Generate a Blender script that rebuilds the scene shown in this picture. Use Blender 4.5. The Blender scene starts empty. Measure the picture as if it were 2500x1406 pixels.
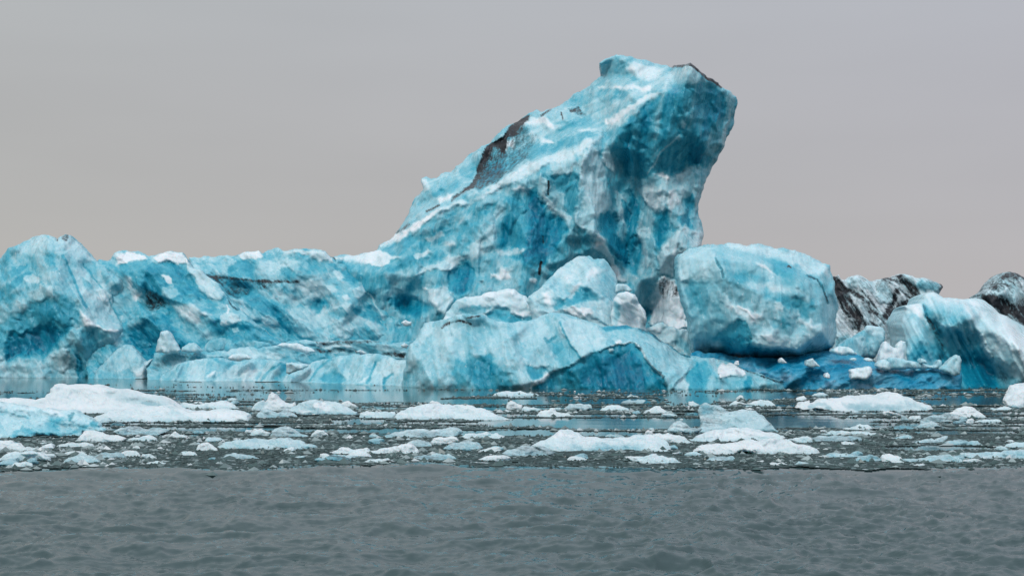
import bpy, math, random
import numpy as np
from mathutils import Vector
from mathutils.geometry import delaunay_2d_cdt

# ------------------------------------------------------------------ camera, sky, sun
SC = bpy.context.scene
COL = SC.collection
H, F, CX, HOR = 3.0, 3434.0, 1250.0, 800.0      # eye height (m), focal length in photo pixels, centre column, horizon row
cam_d = bpy.data.cameras.new("camera")
cam = bpy.data.objects.new("camera", cam_d)
COL.objects.link(cam)
cam.location = (0, 0, H)
cam.rotation_euler = (math.radians(90), 0, 0)
cam_d.sensor_width = 36.0
cam_d.lens = 36.0 * F / 2500.0
cam_d.shift_y = (HOR - 703.0) / 2500.0
cam_d.clip_start = 0.5
cam_d.clip_end = 20000
SC.camera = cam
SC.view_settings.view_transform = 'Standard'
SC.view_settings.look = 'None'
SC.view_settings.exposure = 0.0
SC.view_settings.gamma = 1.0

W = bpy.data.worlds.new("World")
SC.world = W
W.use_nodes = True
nt = W.node_tree
nt.nodes.clear()
def wn(t): return nt.nodes.new(t)
out = wn('ShaderNodeOutputWorld'); bg = wn('ShaderNodeBackground'); bg.inputs[1].default_value = 1.0
tc = wn('ShaderNodeTexCoord'); sep = wn('ShaderNodeSeparateXYZ')
nt.links.new(tc.outputs['Generated'], sep.inputs[0])
ramp = wn('ShaderNodeValToRGB')                     # overcast: warm grey low down, brighter towards the zenith
zr = wn('ShaderNodeMapRange'); zr.inputs[1].default_value = -1; zr.inputs[2].default_value = 1
nt.links.new(sep.outputs['Z'], zr.inputs[0]); nt.links.new(zr.outputs[0], ramp.inputs[0])
cr = ramp.color_ramp
stops = [(-1.0, (.05, .075, .08)), (-0.03, (.07, .095, .10)), (0.0, (.475, .453, .437)), (0.035, (.470, .452, .437)), (0.09, (.458, .450, .445)), (0.16, (.452, .453, .460)),
         (0.25, (.47, .488, .507)), (0.5, (.76, .80, .85)), (1.0, (1.25, 1.30, 1.38))]
stops = [((p + 1) / 2, c) for p, c in stops]
while len(cr.elements) < len(stops): cr.elements.new(0.5)
for e, (p, c) in zip(cr.elements, stops):
    e.position = p; e.color = (*c, 1)
sky = wn('ShaderNodeTexSky'); sky.sky_type = 'NISHITA'; sky.sun_disc = False
sky.sun_elevation = math.radians(52); sky.sun_rotation = math.radians(205)
skym = wn('ShaderNodeVectorMath'); skym.operation = 'SCALE'; skym.inputs['Scale'].default_value = 0.05
nt.links.new(sky.outputs[0], skym.inputs[0])
# slow cloud mottling and a slightly cooler right-hand side
mp = wn('ShaderNodeMapping'); mp.inputs['Scale'].default_value = (1.5, 1.5, 7)
nt.links.new(tc.outputs['Generated'], mp.inputs[0])
nz = wn('ShaderNodeTexNoise'); nz.inputs['Scale'].default_value = 1.6; nz.inputs['Detail'].default_value = 3
nt.links.new(mp.outputs[0], nz.inputs['Vector'])
mr = wn('ShaderNodeMapRange'); mr.inputs[1].default_value = .3; mr.inputs[2].default_value = .7
mr.inputs[3].default_value = .965; mr.inputs[4].default_value = 1.035
nt.links.new(nz.outputs[0], mr.inputs[0])
sx = wn('ShaderNodeMapRange'); sx.inputs[1].default_value = -.35; sx.inputs[2].default_value = .35
nt.links.new(sep.outputs['X'], sx.inputs[0])
tint = wn('ShaderNodeMix'); tint.data_type = 'RGBA'
tint.inputs[6].default_value = (1.01, 1.02, 1.01, 1); tint.inputs[7].default_value = (1.03, 1.03, 1.09, 1)
nt.links.new(sx.outputs[0], tint.inputs[0])
m1 = wn('ShaderNodeVectorMath'); m1.operation = 'MULTIPLY'
nt.links.new(ramp.outputs[0], m1.inputs[0]); nt.links.new(tint.outputs[2], m1.inputs[1])
m2 = wn('ShaderNodeVectorMath'); m2.operation = 'SCALE'
nt.links.new(m1.outputs[0], m2.inputs[0]); nt.links.new(mr.outputs[0], m2.inputs['Scale'])
mixs = wn('ShaderNodeMix'); mixs.data_type = 'RGBA'; mixs.inputs[0].default_value = 0.04
nt.links.new(m2.outputs[0], mixs.inputs[6]); nt.links.new(skym.outputs[0], mixs.inputs[7])
nt.links.new(mixs.outputs[2], bg.inputs[0]); nt.links.new(bg.outputs[0], out.inputs[0])

sun_d = bpy.data.lights.new("sun", 'SUN'); sun_d.energy = 1.5; sun_d.angle = math.radians(11); sun_d.color = (1, .97, .93)
sun = bpy.data.objects.new("sun", sun_d); COL.objects.link(sun)
sun.rotation_euler = (math.radians(38), 0, math.radians(-25))

# ------------------------------------------------------------------ helpers
def tag(o, label=None, cat=None, group=None, kind=None):
    if label: o['label'] = label
    if cat: o['category'] = cat
    if group: o['group'] = group
    if kind: o['kind'] = kind
    return o

TR = {'0': (0, 0, 1), '1': (0, 520, .3271), '2': (500, 520, .3271), '3': (900, 100, .42674), '4': (1300, 100, .42674),
      '5': (1200, 560, .313), '6': (1600, 560, .3129), '7': (2000, 620, .27027),
      'a': (0, 900, .256), 'b': (600, 900, .256), 'c': (1200, 900, .256), 'd': (1860, 900, .256)}
def pts(s):
    """'2 1,2 3,4 3 5,6' -> photo coordinates; a lone token switches the tracing frame"""
    r = []; t = TR['0']
    for w in s.split():
        if ',' not in w: t = TR[w]; continue
        x, y = w.split(',')
        r.append((t[0] + float(x) * t[2], t[1] + float(y) * t[2]))
    return np.array(r)
def Yrow(r): return H * F / (r - HOR)

def vnoise(x, y, seed):
    """smooth value noise, -1..1"""
    xi = np.floor(x).astype(np.int64); yi = np.floor(y).astype(np.int64)
    fx = x - xi; fy = y - yi
    fx = fx * fx * (3 - 2 * fx); fy = fy * fy * (3 - 2 * fy)
    def h(a, b):
        n = (a * 374761393 + b * 668265263 + seed * 974711) & 0x7fffffff
        n = ((n ^ (n >> 13)) * 1274126177) & 0x7fffffff
        n = ((n ^ (n >> 16)) * 60493) & 0x7fffffff
        return (n & 0xffff) / 32767.5 - 1
    return (h(xi, yi) * (1 - fx) + h(xi + 1, yi) * fx) * (1 - fy) + (h(xi, yi + 1) * (1 - fx) + h(xi + 1, yi + 1) * fx) * fy
def fbm(x, y, seed, o=4, g=.5):
    s = 0; a = 1; t = 0
    for k in range(o):
        s = s + a * vnoise(x * 2 ** k + 17.3 * k, y * 2 ** k - 9.1 * k, seed + k * 31); t += a; a *= g
    return s / t * 1.4

def sdist(P, X, Y):
    """signed distance (inside > 0) and nearest outline point"""
    n = len(P); best = np.full(X.shape, 1e18); nx = np.zeros(X.shape); ny = np.zeros(X.shape)
    ins = np.zeros(X.shape, bool)
    for i in range(n):
        ax, ay = P[i]; bx, by = P[(i + 1) % n]
        dx, dy = bx - ax, by - ay; L = dx * dx + dy * dy + 1e-12
        t = np.clip(((X - ax) * dx + (Y - ay) * dy) / L, 0, 1)
        qx = ax + t * dx; qy = ay + t * dy
        d = (X - qx) ** 2 + (Y - qy) ** 2
        m = d < best
        best[m] = d[m]; nx[m] = qx[m]; ny[m] = qy[m]
        if (ay > by) or (ay < by):
            c = ((ay > Y) != (by > Y)) & (X < dx * (Y - ay) / (dy if dy else 1e-12) + ax)
            ins ^= c
    d = np.sqrt(best)
    return np.where(ins, d, -d), nx, ny
def ldist(P, X, Y):
    best = np.full(X.shape, 1e18)
    for i in range(len(P) - 1):
        ax, ay = P[i]; bx, by = P[i + 1]
        dx, dy = bx - ax, by - ay; L = dx * dx + dy * dy + 1e-12
        t = np.clip(((X - ax) * dx + (Y - ay) * dy) / L, 0, 1)
        best = np.minimum(best, (X - ax - t * dx) ** 2 + (Y - ay - t * dy) ** 2)
    return np.sqrt(best)
def sst(a, b, x):
    t = np.clip((x - a) / (b - a + 1e-9), 0, 1); return t * t * (3 - 2 * t)

def rough_outline(P, rng, amp, seg=7):
    P = [tuple(p) for p in P]
    while True:
        Q = []; more = False; n = len(P)
        for i in range(n):
            a = P[i]; b = P[(i + 1) % n]; Q.append(a)
            L = math.hypot(b[0] - a[0], b[1] - a[1])
            if L > seg:
                more = True
                k = rng.uniform(-1, 1) * amp * min(L, 55)
                Q.append(((a[0] + b[0]) / 2 - (b[1] - a[1]) / L * k, (a[1] + b[1]) / 2 + (b[0] - a[0]) / L * k))
        P = Q
        if not more: return np.array(P)

def tri_raster(V, Z, T, x0, y0, s, shape, tone=None):
    """piecewise-linear interpolation of Z over triangles T onto the grid"""
    G = np.full(shape, np.nan); Rr = np.zeros(shape)
    ny, nx = shape
    for a, b, c in T:
        A, B, C = V[a], V[b], V[c]
        lo_x = max(0, int((min(A[0], B[0], C[0]) - x0) / s)); hi_x = min(nx - 1, int((max(A[0], B[0], C[0]) - x0) / s) + 1)
        lo_y = max(0, int((min(A[1], B[1], C[1]) - y0) / s)); hi_y = min(ny - 1, int((max(A[1], B[1], C[1]) - y0) / s) + 1)
        if hi_x < lo_x or hi_y < lo_y: continue
        gx, gy = np.meshgrid(x0 + s * np.arange(lo_x, hi_x + 1), y0 + s * np.arange(lo_y, hi_y + 1))
        det = (B[1] - C[1]) * (A[0] - C[0]) + (C[0] - B[0]) * (A[1] - C[1])
        if abs(det) < 1e-9: continue
        l1 = ((B[1] - C[1]) * (gx - C[0]) + (C[0] - B[0]) * (gy - C[1])) / det
        l2 = ((C[1] - A[1]) * (gx - C[0]) + (A[0] - C[0]) * (gy - C[1])) / det
        l3 = 1 - l1 - l2
        m = (l1 >= -1e-3) & (l2 >= -1e-3) & (l3 >= -1e-3)
        sub = G[lo_y:hi_y + 1, lo_x:hi_x + 1]
        sub[m] = (l1 * Z[a] + l2 * Z[b] + l3 * Z[c])[m]
        if tone is not None: Rr[lo_y:hi_y + 1, lo_x:hi_x + 1][m] = tone.uniform(-1, 1)
    return G if tone is None else (G, Rr)
def delaunay(P):
    r = delaunay_2d_cdt([Vector((float(x), float(y))) for x, y in P], [], [], 0, 1e-6)
    idx = [o[0] if o else 0 for o in r[3]]
    return [(idx[a], idx[b], idx[c]) for a, b, c in [tuple(f) for f in r[2]]]
def facets(x0, y0, s, shape, cell, ang, stretch, seed, tone=False):
    """continuous faceted field -1..1, cells stretched along ang (degrees)"""
    rng = random.Random(seed); ca, sa = math.cos(math.radians(ang)), math.sin(math.radians(ang))
    w, h = shape[1] * s, shape[0] * s; cx, cy = x0 + w / 2, y0 + h / 2
    R = math.hypot(w, h) / 2 + cell * stretch
    nu, nv = int(R / (cell * stretch)) + 1, int(R / cell) + 1
    Q = []; V = []
    for i in range(-nu, nu + 1):
        for j in range(-nv, nv + 1):
            u = i + rng.uniform(-.45, .45); v = j + rng.uniform(-.45, .45)
            X = cx + ca * u * cell * stretch - sa * v * cell; Y = cy + sa * u * cell * stretch + ca * v * cell
            if X < x0 - 2 * cell * stretch or X > x0 + w + 2 * cell * stretch or Y < y0 - 2 * cell * stretch or Y > y0 + h + 2 * cell * stretch: continue
            Q.append((u, v)); V.append((X, Y))
    Z = [rng.uniform(-1, 1) for _ in V]
    if tone:
        G, Rr = tri_raster(V, Z, delaunay(Q), x0, y0, s, shape, rng)
        return np.nan_to_num(G), Rr
    return np.nan_to_num(tri_raster(V, Z, delaunay(Q), x0, y0, s, shape))

# ------------------------------------------------------------------ materials
def mat(name):
    m = bpy.data.materials.new(name); m.use_nodes = True; t = m.node_tree
    return m, t, t.nodes['Principled BSDF'], (lambda k: t.nodes.new(k)), t.links.new
def mathn(t, op, a, b=None):
    n = t.nodes.new('ShaderNodeMath'); n.operation = op
    for i, v in enumerate((a, b)):
        if v is None: continue
        if isinstance(v, (int, float)): n.inputs[i].default_value = v
        else: t.links.new(v, n.inputs[i])
    return n.outputs[0]
RAMP = [(0.0, (.67, .725, .76)), (.2, (.43, .615, .67)), (.4, (.215, .47, .55)), (.6, (.06, .35, .455)), (.8, (.005, .235, .355)), (1.0, (.002, .125, .22))]
_ice = {}
def ice_mat(ang=80, streak=.16, mott=.10, shard=.16, blue=0, bump=1.0, scale=1.0, sss=.22, rough=.36, fine=0, wet=0, grey=0):
    key = (ang, streak, mott, shard, blue, bump, scale, sss, rough, fine, wet, grey)
    if key in _ice: return _ice[key]
    m, t, bs, N, L = mat('ice')
    at = N('ShaderNodeAttribute'); at.attribute_name = 'icemap'
    sp = N('ShaderNodeSeparateColor'); L(at.outputs['Color'], sp.inputs[0])
    tc = N('ShaderNodeTexCoord'); geo = N('ShaderNodeNewGeometry')
    mp = N('ShaderNodeMapping'); mp.vector_type = 'TEXTURE'
    mp.inputs['Rotation'].default_value = (0, math.radians(ang), 0)
    mp.inputs['Scale'].default_value = (9 * scale, 1.4 * scale, 1 * scale)
    L(geo.outputs['Position'], mp.inputs[0])
    n1 = N('ShaderNodeTexNoise'); n1.inputs['Scale'].default_value = 1.5; n1.inputs['Detail'].default_value = 6; n1.inputs['Roughness'].default_value = .62
    n1.inputs['Distortion'].default_value = .3
    L(mp.outputs[0], n1.inputs['Vector'])
    n2 = N('ShaderNodeTexNoise'); n2.inputs['Scale'].default_value = .9 / scale; n2.inputs['Detail'].default_value = 8; n2.inputs['Roughness'].default_value = .62
    n2.inputs['Distortion'].default_value = .8
    L(geo.outputs['Position'], n2.inputs['Vector'])
    n3 = N('ShaderNodeTexNoise'); n3.inputs['Scale'].default_value = 7 / scale; n3.inputs['Detail'].default_value = 5; n3.inputs['Roughness'].default_value = .65
    L(geo.outputs['Position'], n3.inputs['Vector'])
    mps = N('ShaderNodeMapping'); mps.vector_type = 'TEXTURE'
    mps.inputs['Rotation'].default_value = (0, math.radians(ang), 0); mps.inputs['Scale'].default_value = (3.2 * scale, .8 * scale, .26 * scale)
    L(geo.outputs['Position'], mps.inputs[0])
    n5 = N('ShaderNodeTexNoise'); n5.inputs['Scale'].default_value = 1.6; n5.inputs['Detail'].default_value = 4; n5.inputs['Roughness'].default_value = .6
    n5.inputs['Distortion'].default_value = .5
    L(mps.outputs[0], n5.inputs['Vector'])
    # angular shards: broken crystals each with its own clarity and tilt
    mpv = N('ShaderNodeMapping'); mpv.vector_type = 'TEXTURE'
    mpv.inputs['Rotation'].default_value = (0, math.radians(ang), 0); mpv.inputs['Scale'].default_value = (1.9 * scale, 1 * scale, .8 * scale)
    L(geo.outputs['Position'], mpv.inputs[0])
    wv = N('ShaderNodeVectorMath'); wv.operation = 'MULTIPLY_ADD'; wv.inputs[1].default_value = (.22, .22, .22)
    L(n2.outputs['Color'], wv.inputs[0]); L(mpv.outputs[0], wv.inputs[2])
    vo = N('ShaderNodeTexVoronoi'); vo.inputs['Scale'].default_value = 1.5; L(wv.outputs[0], vo.inputs['Vector'])
    vo2 = N('ShaderNodeTexVoronoi'); vo2.inputs['Scale'].default_value = 4.2; L(wv.outputs[0], vo2.inputs['Vector'])
    sv = N('ShaderNodeSeparateColor'); L(vo.outputs['Color'], sv.inputs[0])
    sv2 = N('ShaderNodeSeparateColor'); L(vo2.outputs['Color'], sv2.inputs[0])
    def cen(o, k): return mathn(t, 'MULTIPLY', mathn(t, 'SUBTRACT', o, .5), k)
    # texture strength falls away on snow
    amt = mathn(t, 'MINIMUM', mathn(t, 'ADD', mathn(t, 'MULTIPLY', sp.outputs[0], 1.5), .22), .85)
    tex = mathn(t, 'ADD', cen(n1.outputs[0], streak * 1.25), cen(n2.outputs[0], mott * .7))
    tex = mathn(t, 'ADD', tex, cen(n3.outputs[0], .12))
    tex = mathn(t, 'ADD', tex, cen(n5.outputs[0], streak * 1.1))
    tex = mathn(t, 'ADD', tex, cen(sv.outputs[0], shard * .9))
    tex = mathn(t, 'ADD', tex, cen(sv2.outputs[0], shard * .6))
    v = mathn(t, 'ADD', sp.outputs[0], mathn(t, 'MULTIPLY', tex, amt))
    # glints of clear ice, painted into the colour as white flecks
    mpf = N('ShaderNodeMapping'); mpf.vector_type = 'TEXTURE'
    mpf.inputs['Rotation'].default_value = (0, math.radians(ang), 0); mpf.inputs['Scale'].default_value = (2.6, 1, 1)
    L(geo.outputs['Position'], mpf.inputs[0])
    nf = N('ShaderNodeTexNoise'); nf.inputs['Scale'].default_value = 3.4 / scale; nf.inputs['Detail'].default_value = 7; nf.inputs['Roughness'].default_value = .7
    L(mpf.outputs[0], nf.inputs['Vector'])
    fl = N('ShaderNodeMapRange'); fl.inputs[1].default_value = .60; fl.inputs[2].default_value = .70; fl.inputs[3].default_value = 0; fl.inputs[4].default_value = .13
    L(nf.outputs[0], fl.inputs[0])
    v = mathn(t, 'SUBTRACT', v, mathn(t, 'MULTIPLY', fl.outputs[0], amt))
    v = mathn(t, 'MAXIMUM', v, mathn(t, 'MULTIPLY', sp.outputs[0], .62))
    # tiny sharp white glints painted into the colour, and thin dark seams
    ng = N('ShaderNodeTexNoise'); ng.inputs['Scale'].default_value = 6.5 / scale; ng.inputs['Detail'].default_value = 3; ng.inputs['Roughness'].default_value = .7
    L(mpf.outputs[0], ng.inputs['Vector'])
    g1 = N('ShaderNodeMapRange'); g1.inputs[1].default_value = .66; g1.inputs[2].default_value = .70; g1.inputs[3].default_value = 0; g1.inputs[4].default_value = .30
    L(ng.outputs[0], g1.inputs[0])
    v = mathn(t, 'SUBTRACT', v, mathn(t, 'MULTIPLY', g1.outputs[0], amt))
    g2 = N('ShaderNodeMapRange'); g2.inputs[1].default_value = .012; g2.inputs[2].default_value = 0; g2.inputs[3].default_value = 0; g2.inputs[4].default_value = .16
    L(mathn(t, 'ABSOLUTE', mathn(t, 'SUBTRACT', nf.outputs[0], .5)), g2.inputs[0])
    v = mathn(t, 'ADD', v, mathn(t, 'MULTIPLY', g2.outputs[0], amt))
    if wet:                                            # the soaked band along the waterline is clearer
        sz = N('ShaderNodeSeparateXYZ'); L(geo.outputs['Position'], sz.inputs[0])
        wr = N('ShaderNodeMapRange'); wr.inputs[1].default_value = .15; wr.inputs[2].default_value = .01; wr.inputs[3].default_value = 0; wr.inputs[4].default_value = wet
        L(mathn(t, 'ADD', sz.outputs[2], mathn(t, 'MULTIPLY', mathn(t, 'SUBTRACT', n3.outputs[0], .5), .25)), wr.inputs[0])
        v = mathn(t, 'ADD', v, wr.outputs[0])
    rp = N('ShaderNodeValToRGB'); L(v, rp.inputs[0])
    while len(rp.color_ramp.elements) < len(RAMP): rp.color_ramp.elements.new(.5)
    for e, (p, c) in zip(rp.color_ramp.elements, RAMP):
        lum = .3 * c[0] + .55 * c[1] + .15 * c[2]
        c = [q * (1 - grey) + lum * w_ * grey for q, w_ in zip(c, (.93, 1.03, 1.06))]
        e.position = p; e.color = (c[0], c[1] * (1 - .25 * blue), c[2] * (1 + .06 * blue), 1)
    # rock dust frozen into the ice
    dn = mathn(t, 'ADD', sp.outputs[1], mathn(t, 'MULTIPLY', mathn(t, 'ADD', cen(n3.outputs[0], 1.4), mathn(t, 'ADD', cen(n1.outputs[0], 1.4), cen(n5.outputs[0], 1.6))), mathn(t, 'MINIMUM', mathn(t, 'MULTIPLY', sp.outputs[1], 3), 1.0)))
    dr = N('ShaderNodeMapRange'); dr.inputs[1].default_value = .08; dr.inputs[2].default_value = .75
    L(dn, dr.inputs[0])
    dm = N('ShaderNodeMix'); dm.data_type = 'RGBA'; dm.inputs[7].default_value = (.022, .025, .030, 1)
    L(dr.outputs[0], dm.inputs[0]); L(rp.outputs[0], dm.inputs[6])
    L(dm.outputs[2], bs.inputs['Base Color'])
    ro = N('ShaderNodeMapRange'); ro.inputs[1].default_value = .3; ro.inputs[2].default_value = .7
    ro.inputs[3].default_value = rough - .24; ro.inputs[4].default_value = rough + .15
    L(n2.outputs[0], ro.inputs[0]); L(ro.outputs[0], bs.inputs['Roughness'])
    bs.inputs['IOR'].default_value = 1.31; bs.inputs['Specular IOR Level'].default_value = .42
    b1 = N('ShaderNodeBump'); b1.inputs['Strength'].default_value = .8; b1.inputs['Distance'].default_value = .06 * bump
    L(n1.outputs[0], b1.inputs['Height'])
    b2 = N('ShaderNodeBump'); b2.inputs['Strength'].default_value = .8; b2.inputs['Distance'].default_value = .035 * bump
    L(n3.outputs[0], b2.inputs['Height']); L(b1.outputs[0], b2.inputs['Normal'])
    last = b2
    if shard > .05:
        hv = mathn(t, 'ADD', mathn(t, 'MULTIPLY', vo.outputs['Distance'], .6), mathn(t, 'MULTIPLY', vo2.outputs['Distance'], .22))
        b4 = N('ShaderNodeBump'); b4.inputs['Strength'].default_value = .6; b4.inputs['Distance'].default_value = shard * 1.6; b4.invert = True
        L(hv, b4.inputs['Height']); L(b2.outputs[0], b4.inputs['Normal']); last = b4
    if fine:
        n4 = N('ShaderNodeTexNoise'); n4.inputs['Scale'].default_value = 22; n4.inputs['Detail'].default_value = 3
        L(geo.outputs['Position'], n4.inputs['Vector'])
        b3 = N('ShaderNodeBump'); b3.inputs['Strength'].default_value = .9; b3.inputs['Distance'].default_value = fine
        L(n4.outputs[0], b3.inputs['Height']); L(last.outputs[0], b3.inputs['Normal']); last = b3
    L(last.outputs[0], bs.inputs['Normal'])
    if sss:
        L(mathn(t, 'MAXIMUM', mathn(t, 'MULTIPLY', mathn(t, 'SUBTRACT', .55, dr.outputs[0]), sss * 1.8), 0.0), bs.inputs['Subsurface Weight'])
        bs.inputs['Subsurface Radius'].default_value = (.25, .7, .9)
        bs.inputs['Subsurface Scale'].default_value = .35
    _ice[key] = m
    return m

def mesh_obj(name, V, Fc, material, parent=None, colors=None, smooth=True):
    me = bpy.data.meshes.new(name)
    V = np.asarray(V, np.float32); Fc = np.asarray(Fc, np.int32)
    k = Fc.shape[1]
    me.vertices.add(len(V)); me.vertices.foreach_set('co', V.ravel())
    me.loops.add(Fc.size); me.loops.foreach_set('vertex_index', Fc.ravel())
    me.polygons.add(len(Fc)); me.polygons.foreach_set('loop_start', np.arange(0, Fc.size, k, dtype=np.int32))
    me.polygons.foreach_set('loop_total', np.full(len(Fc), k, np.int32))
    me.polygons.foreach_set('use_smooth', np.full(len(Fc), smooth))
    if colors is not None:
        a = me.color_attributes.new('icemap', 'FLOAT_COLOR', 'POINT')
        a.data.foreach_set('color', np.asarray(colors, np.float32).ravel())
    me.materials.append(material)
    me.update(); me.validate()
    o = bpy.data.objects.new(name, me); COL.objects.link(o)
    if parent is not None: o.parent = parent
    return o

def berg(name, label, cat, outline, row, mat_, step=2.5, base=.45, dirt=0.0, lean=3.0, thick=4.0, rim=18, ctrl=None,
         patches='', fac=((60, .5), (22, .18), (9, .07)), ang=80, stretch=2.0, seed=1, rag=.10, group=None, dy=0.0, val=.10, parts=None, top0=None, rimd=None, soft=1.0, blur=5, flow=None, stk=.10, fk=1.25):
    """A piece of ice: traced outline at its own distance, front relief, rounded rim and a closed back."""
    rng = random.Random(seed)
    O = rough_outline(pts(outline) if isinstance(outline, str) else outline, rng, rag, seg=max(5, step * 2))
    x0, y0 = O.min(0) - step * 1.5; x1, y1 = O.max(0) + step * 1.5
    nx, ny = int((x1 - x0) / step) + 2, int((y1 - y0) / step) + 2
    gx, gy = np.meshgrid(x0 + step * np.arange(nx), y0 + step * np.arange(ny))
    sd, qx, qy = sdist(O, gx, gy)
    ins = sd > 0
    cell = ins[:-1, :-1] | ins[1:, :-1] | ins[:-1, 1:] | ins[1:, 1:]
    px = np.where(ins, gx, qx); py = np.where(ins, gy, qy)
    e = np.clip(sd, 0, None)
    if isinstance(row, str):
        rp = pts(row); yr = np.interp(px, rp[:, 0], rp[:, 1])
    else: yr = np.full(px.shape, float(row))
    Y0 = Yrow(yr) + dy
    mpp = float(np.mean(Y0)) / F                       # metres per photo pixel
    top = O[:, 1].min() if top0 is None else top0; bot = yr
    if ctrl:
        C = [];
        for grp in ctrl.split('|'):
            w = grp.split(); t = w[0]
            for q in w[1:]:
                a, b, c = q.split(',')
                C.append((TR[t][0] + float(a) * TR[t][2], TR[t][1] + float(b) * TR[t][2], float(c)))
        cp = np.array(C)
        ext = []
        for X in np.linspace(x0 - 60, x1 + 60, 5):
            for Yp in np.linspace(y0 - 60, y1 + 60, 5):
                d = (cp[:, 0] - X) ** 2 + (cp[:, 1] - Yp) ** 2
                if X in (x0 - 60, x1 + 60) or Yp in (y0 - 60, y1 + 60):
                    ext.append((X, Yp, cp[np.argmin(d), 2]))
        cp = np.vstack([cp, np.array(ext)])
        dep = tri_raster(cp[:, :2], cp[:, 2], delaunay(cp[:, :2]), x0, y0, step, gx.shape)
        dep = np.nan_to_num(dep, nan=0.0)
        for _ in range(blur):
            q_ = np.pad(dep, 1, mode='edge')
            dep = (q_[:-2, 1:-1] + q_[2:, 1:-1] + q_[1:-1, :-2] + q_[1:-1, 2:] + q_[1:-1, 1:-1] * 2) / 6
    else:
        dep = lean * np.clip((bot - gy) / (bot - top + 1e-6), 0, 1.2) ** .8
    plane = np.zeros(gx.shape)                        # every fracture plane has a clarity of its own
    for k, f in enumerate(fac):
        fg, ft = facets(x0, y0, step, gx.shape, f[0], ang + rng.uniform(-8, 8), stretch if k < 2 else 1.3, seed * 7 + k, True)
        dep = dep + fg * f[1] * fk
        plane = plane + ft * (1.25, .95, .7)[min(k, 2)]
    wv = fbm(gx / 40, gy / 40, seed + 5, 4)
    dep = dep + .12 * wv * soft
    ice = np.full(gx.shape, base) + val * (.35 * fbm(gx / 60, gy / 60, seed + 9, 4) + .6 * plane)
    ice = np.maximum(ice, min(base * .72, .36))
    dr = np.full(gx.shape, dirt)
    wxa = fbm(gx / 26, gy / 26, seed + 21, 5) + .5 * facets(x0, y0, step, gx.shape, 14, ang, 1.6, seed + 77)
    wya = fbm(gx / 26, gy / 26, seed + 22, 5) + .5 * facets(x0, y0, step, gx.shape, 14, ang, 1.6, seed + 78)
    softv = np.exp(1.0 * fbm(gx / 45, gy / 45, seed + 23, 3))       # some edges crisp, others fading away
    brk = fbm(gx / 9, gy / 9, seed + 24, 4)
    # drawn-out bands of clear and bubbly ice along the flow of the old glacier
    def band(a):
        c_, s_ = math.cos(math.radians(a)), math.sin(math.radians(a))
        u_ = gx * c_ + gy * s_; v_ = -gx * s_ + gy * c_
        v_ = v_ + 6 * fbm(gx / 70, gy / 70, seed + 31, 2)
        return .75 * fbm(v_ / 24, u_ / 320, seed + 32, 3, .6) + .5 * fbm(v_ / 7, u_ / 160, seed + 33, 3, .6), v_, u_
    bd = band(ang)[0]
    if flow:
        fa, fp = flow
        fm = sst(-12, 12, sdist(pts(fp), gx, gy)[0])
        bd = bd * (1 - fm) + band(fa)[0] * fm
    dep = dep + .08 * bd * soft
    pm = {}
    for ln in patches.strip().split('\n'):
        if not ln.strip(): continue
        hd, body = ln.split(':')
        h = hd.split()
        line = h[0] == 'L'
        if line: h = h[1:]
        iv, sf, rec, dt = h[0], float(h[1]), float(h[2]), h[3]
        P = pts(body)
        wq = (2.6 + sf * .8) * (.45 if dt != '-' and float(dt) > .5 else 1)
        mx0, my0 = P.min(0) - 40; mx1, my1 = P.max(0) + 40
        i0 = max(0, int((mx0 - x0) / step)); i1 = min(nx, int((mx1 - x0) / step) + 1)
        j0 = max(0, int((my0 - y0) / step)); j1 = min(ny, int((my1 - y0) / step) + 1)
        if i1 <= i0 or j1 <= j0: continue
        S = (slice(j0, j1), slice(i0, i1))
        X = gx[S] + wxa[S] * wq; Yv = gy[S] + wya[S] * wq
        if line:
            wd = float(h[4]); mk = 1 - sst(wd * (.4 if sf < 2 else .05), wd * (1 if sf < 2 else 1.5), ldist(P, X, Yv) + brk[S] * wd * .25)
        else:
            sfv = sf * 1.3 * softv[S]
            dd = sdist(P, X, Yv)[0] + brk[S] * min(4, sf * .9 + .8)
            mk = sst(-sfv, sfv, dd)
        if iv != '-':
            loc = float(iv) + (ice[S] - base) * .5
            loc = np.minimum(loc, .56 + (loc - .56) * .64)
            ice[S] = ice[S] * (1 - mk) + loc * mk
        if dt != '-': dr[S] = dr[S] * (1 - mk) + float(dt) * mk
        dep[S] = dep[S] + (rec * (.45 if rec > 0 else .8)) * mk
        pn = h[-1] if h[-1][0].isalpha() else None
        if pn:
            pm.setdefault(pn, np.zeros(gx.shape))[S] = np.maximum(pm.setdefault(pn, np.zeros(gx.shape))[S], mk)
    ice = ice + bd * stk * (.35 + .9 * np.clip(ice, 0, .8))
    rd = rim * mpp * 1.3 if rimd is None else rimd
    q = 1 - np.clip(e / rim, 0, 1)
    dep = dep + rd * (1 - np.sqrt(np.clip(1 - q * q, 0, 1)))
    Yf = np.maximum(Y0 + dep, 8)
    X3 = (px - CX) / F * Yf; Z3 = H - (py - HOR) / F * Yf
    half = max(10, min(90, float(e.max()) * .9))
    qb = 1 - np.clip(e / half, 0, 1)
    Yb = Yf + thick * np.sqrt(np.clip(1 - qb * qb, 0, 1))
    idx = np.full(gx.shape, -1); used = np.zeros(gx.shape, bool)
    jj, ii = np.nonzero(cell)
    for a, b in ((0, 0), (1, 0), (0, 1), (1, 1)): used[jj + a, ii + b] = True
    idx[used] = np.arange(used.sum())
    Vf = np.stack([X3[used], Yf[used], Z3[used]], 1)
    colr = np.stack([np.clip(ice, -.2, 1.1), np.clip(dr, 0, 1), np.zeros_like(ice), np.ones_like(ice)], -1)[used]
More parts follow.
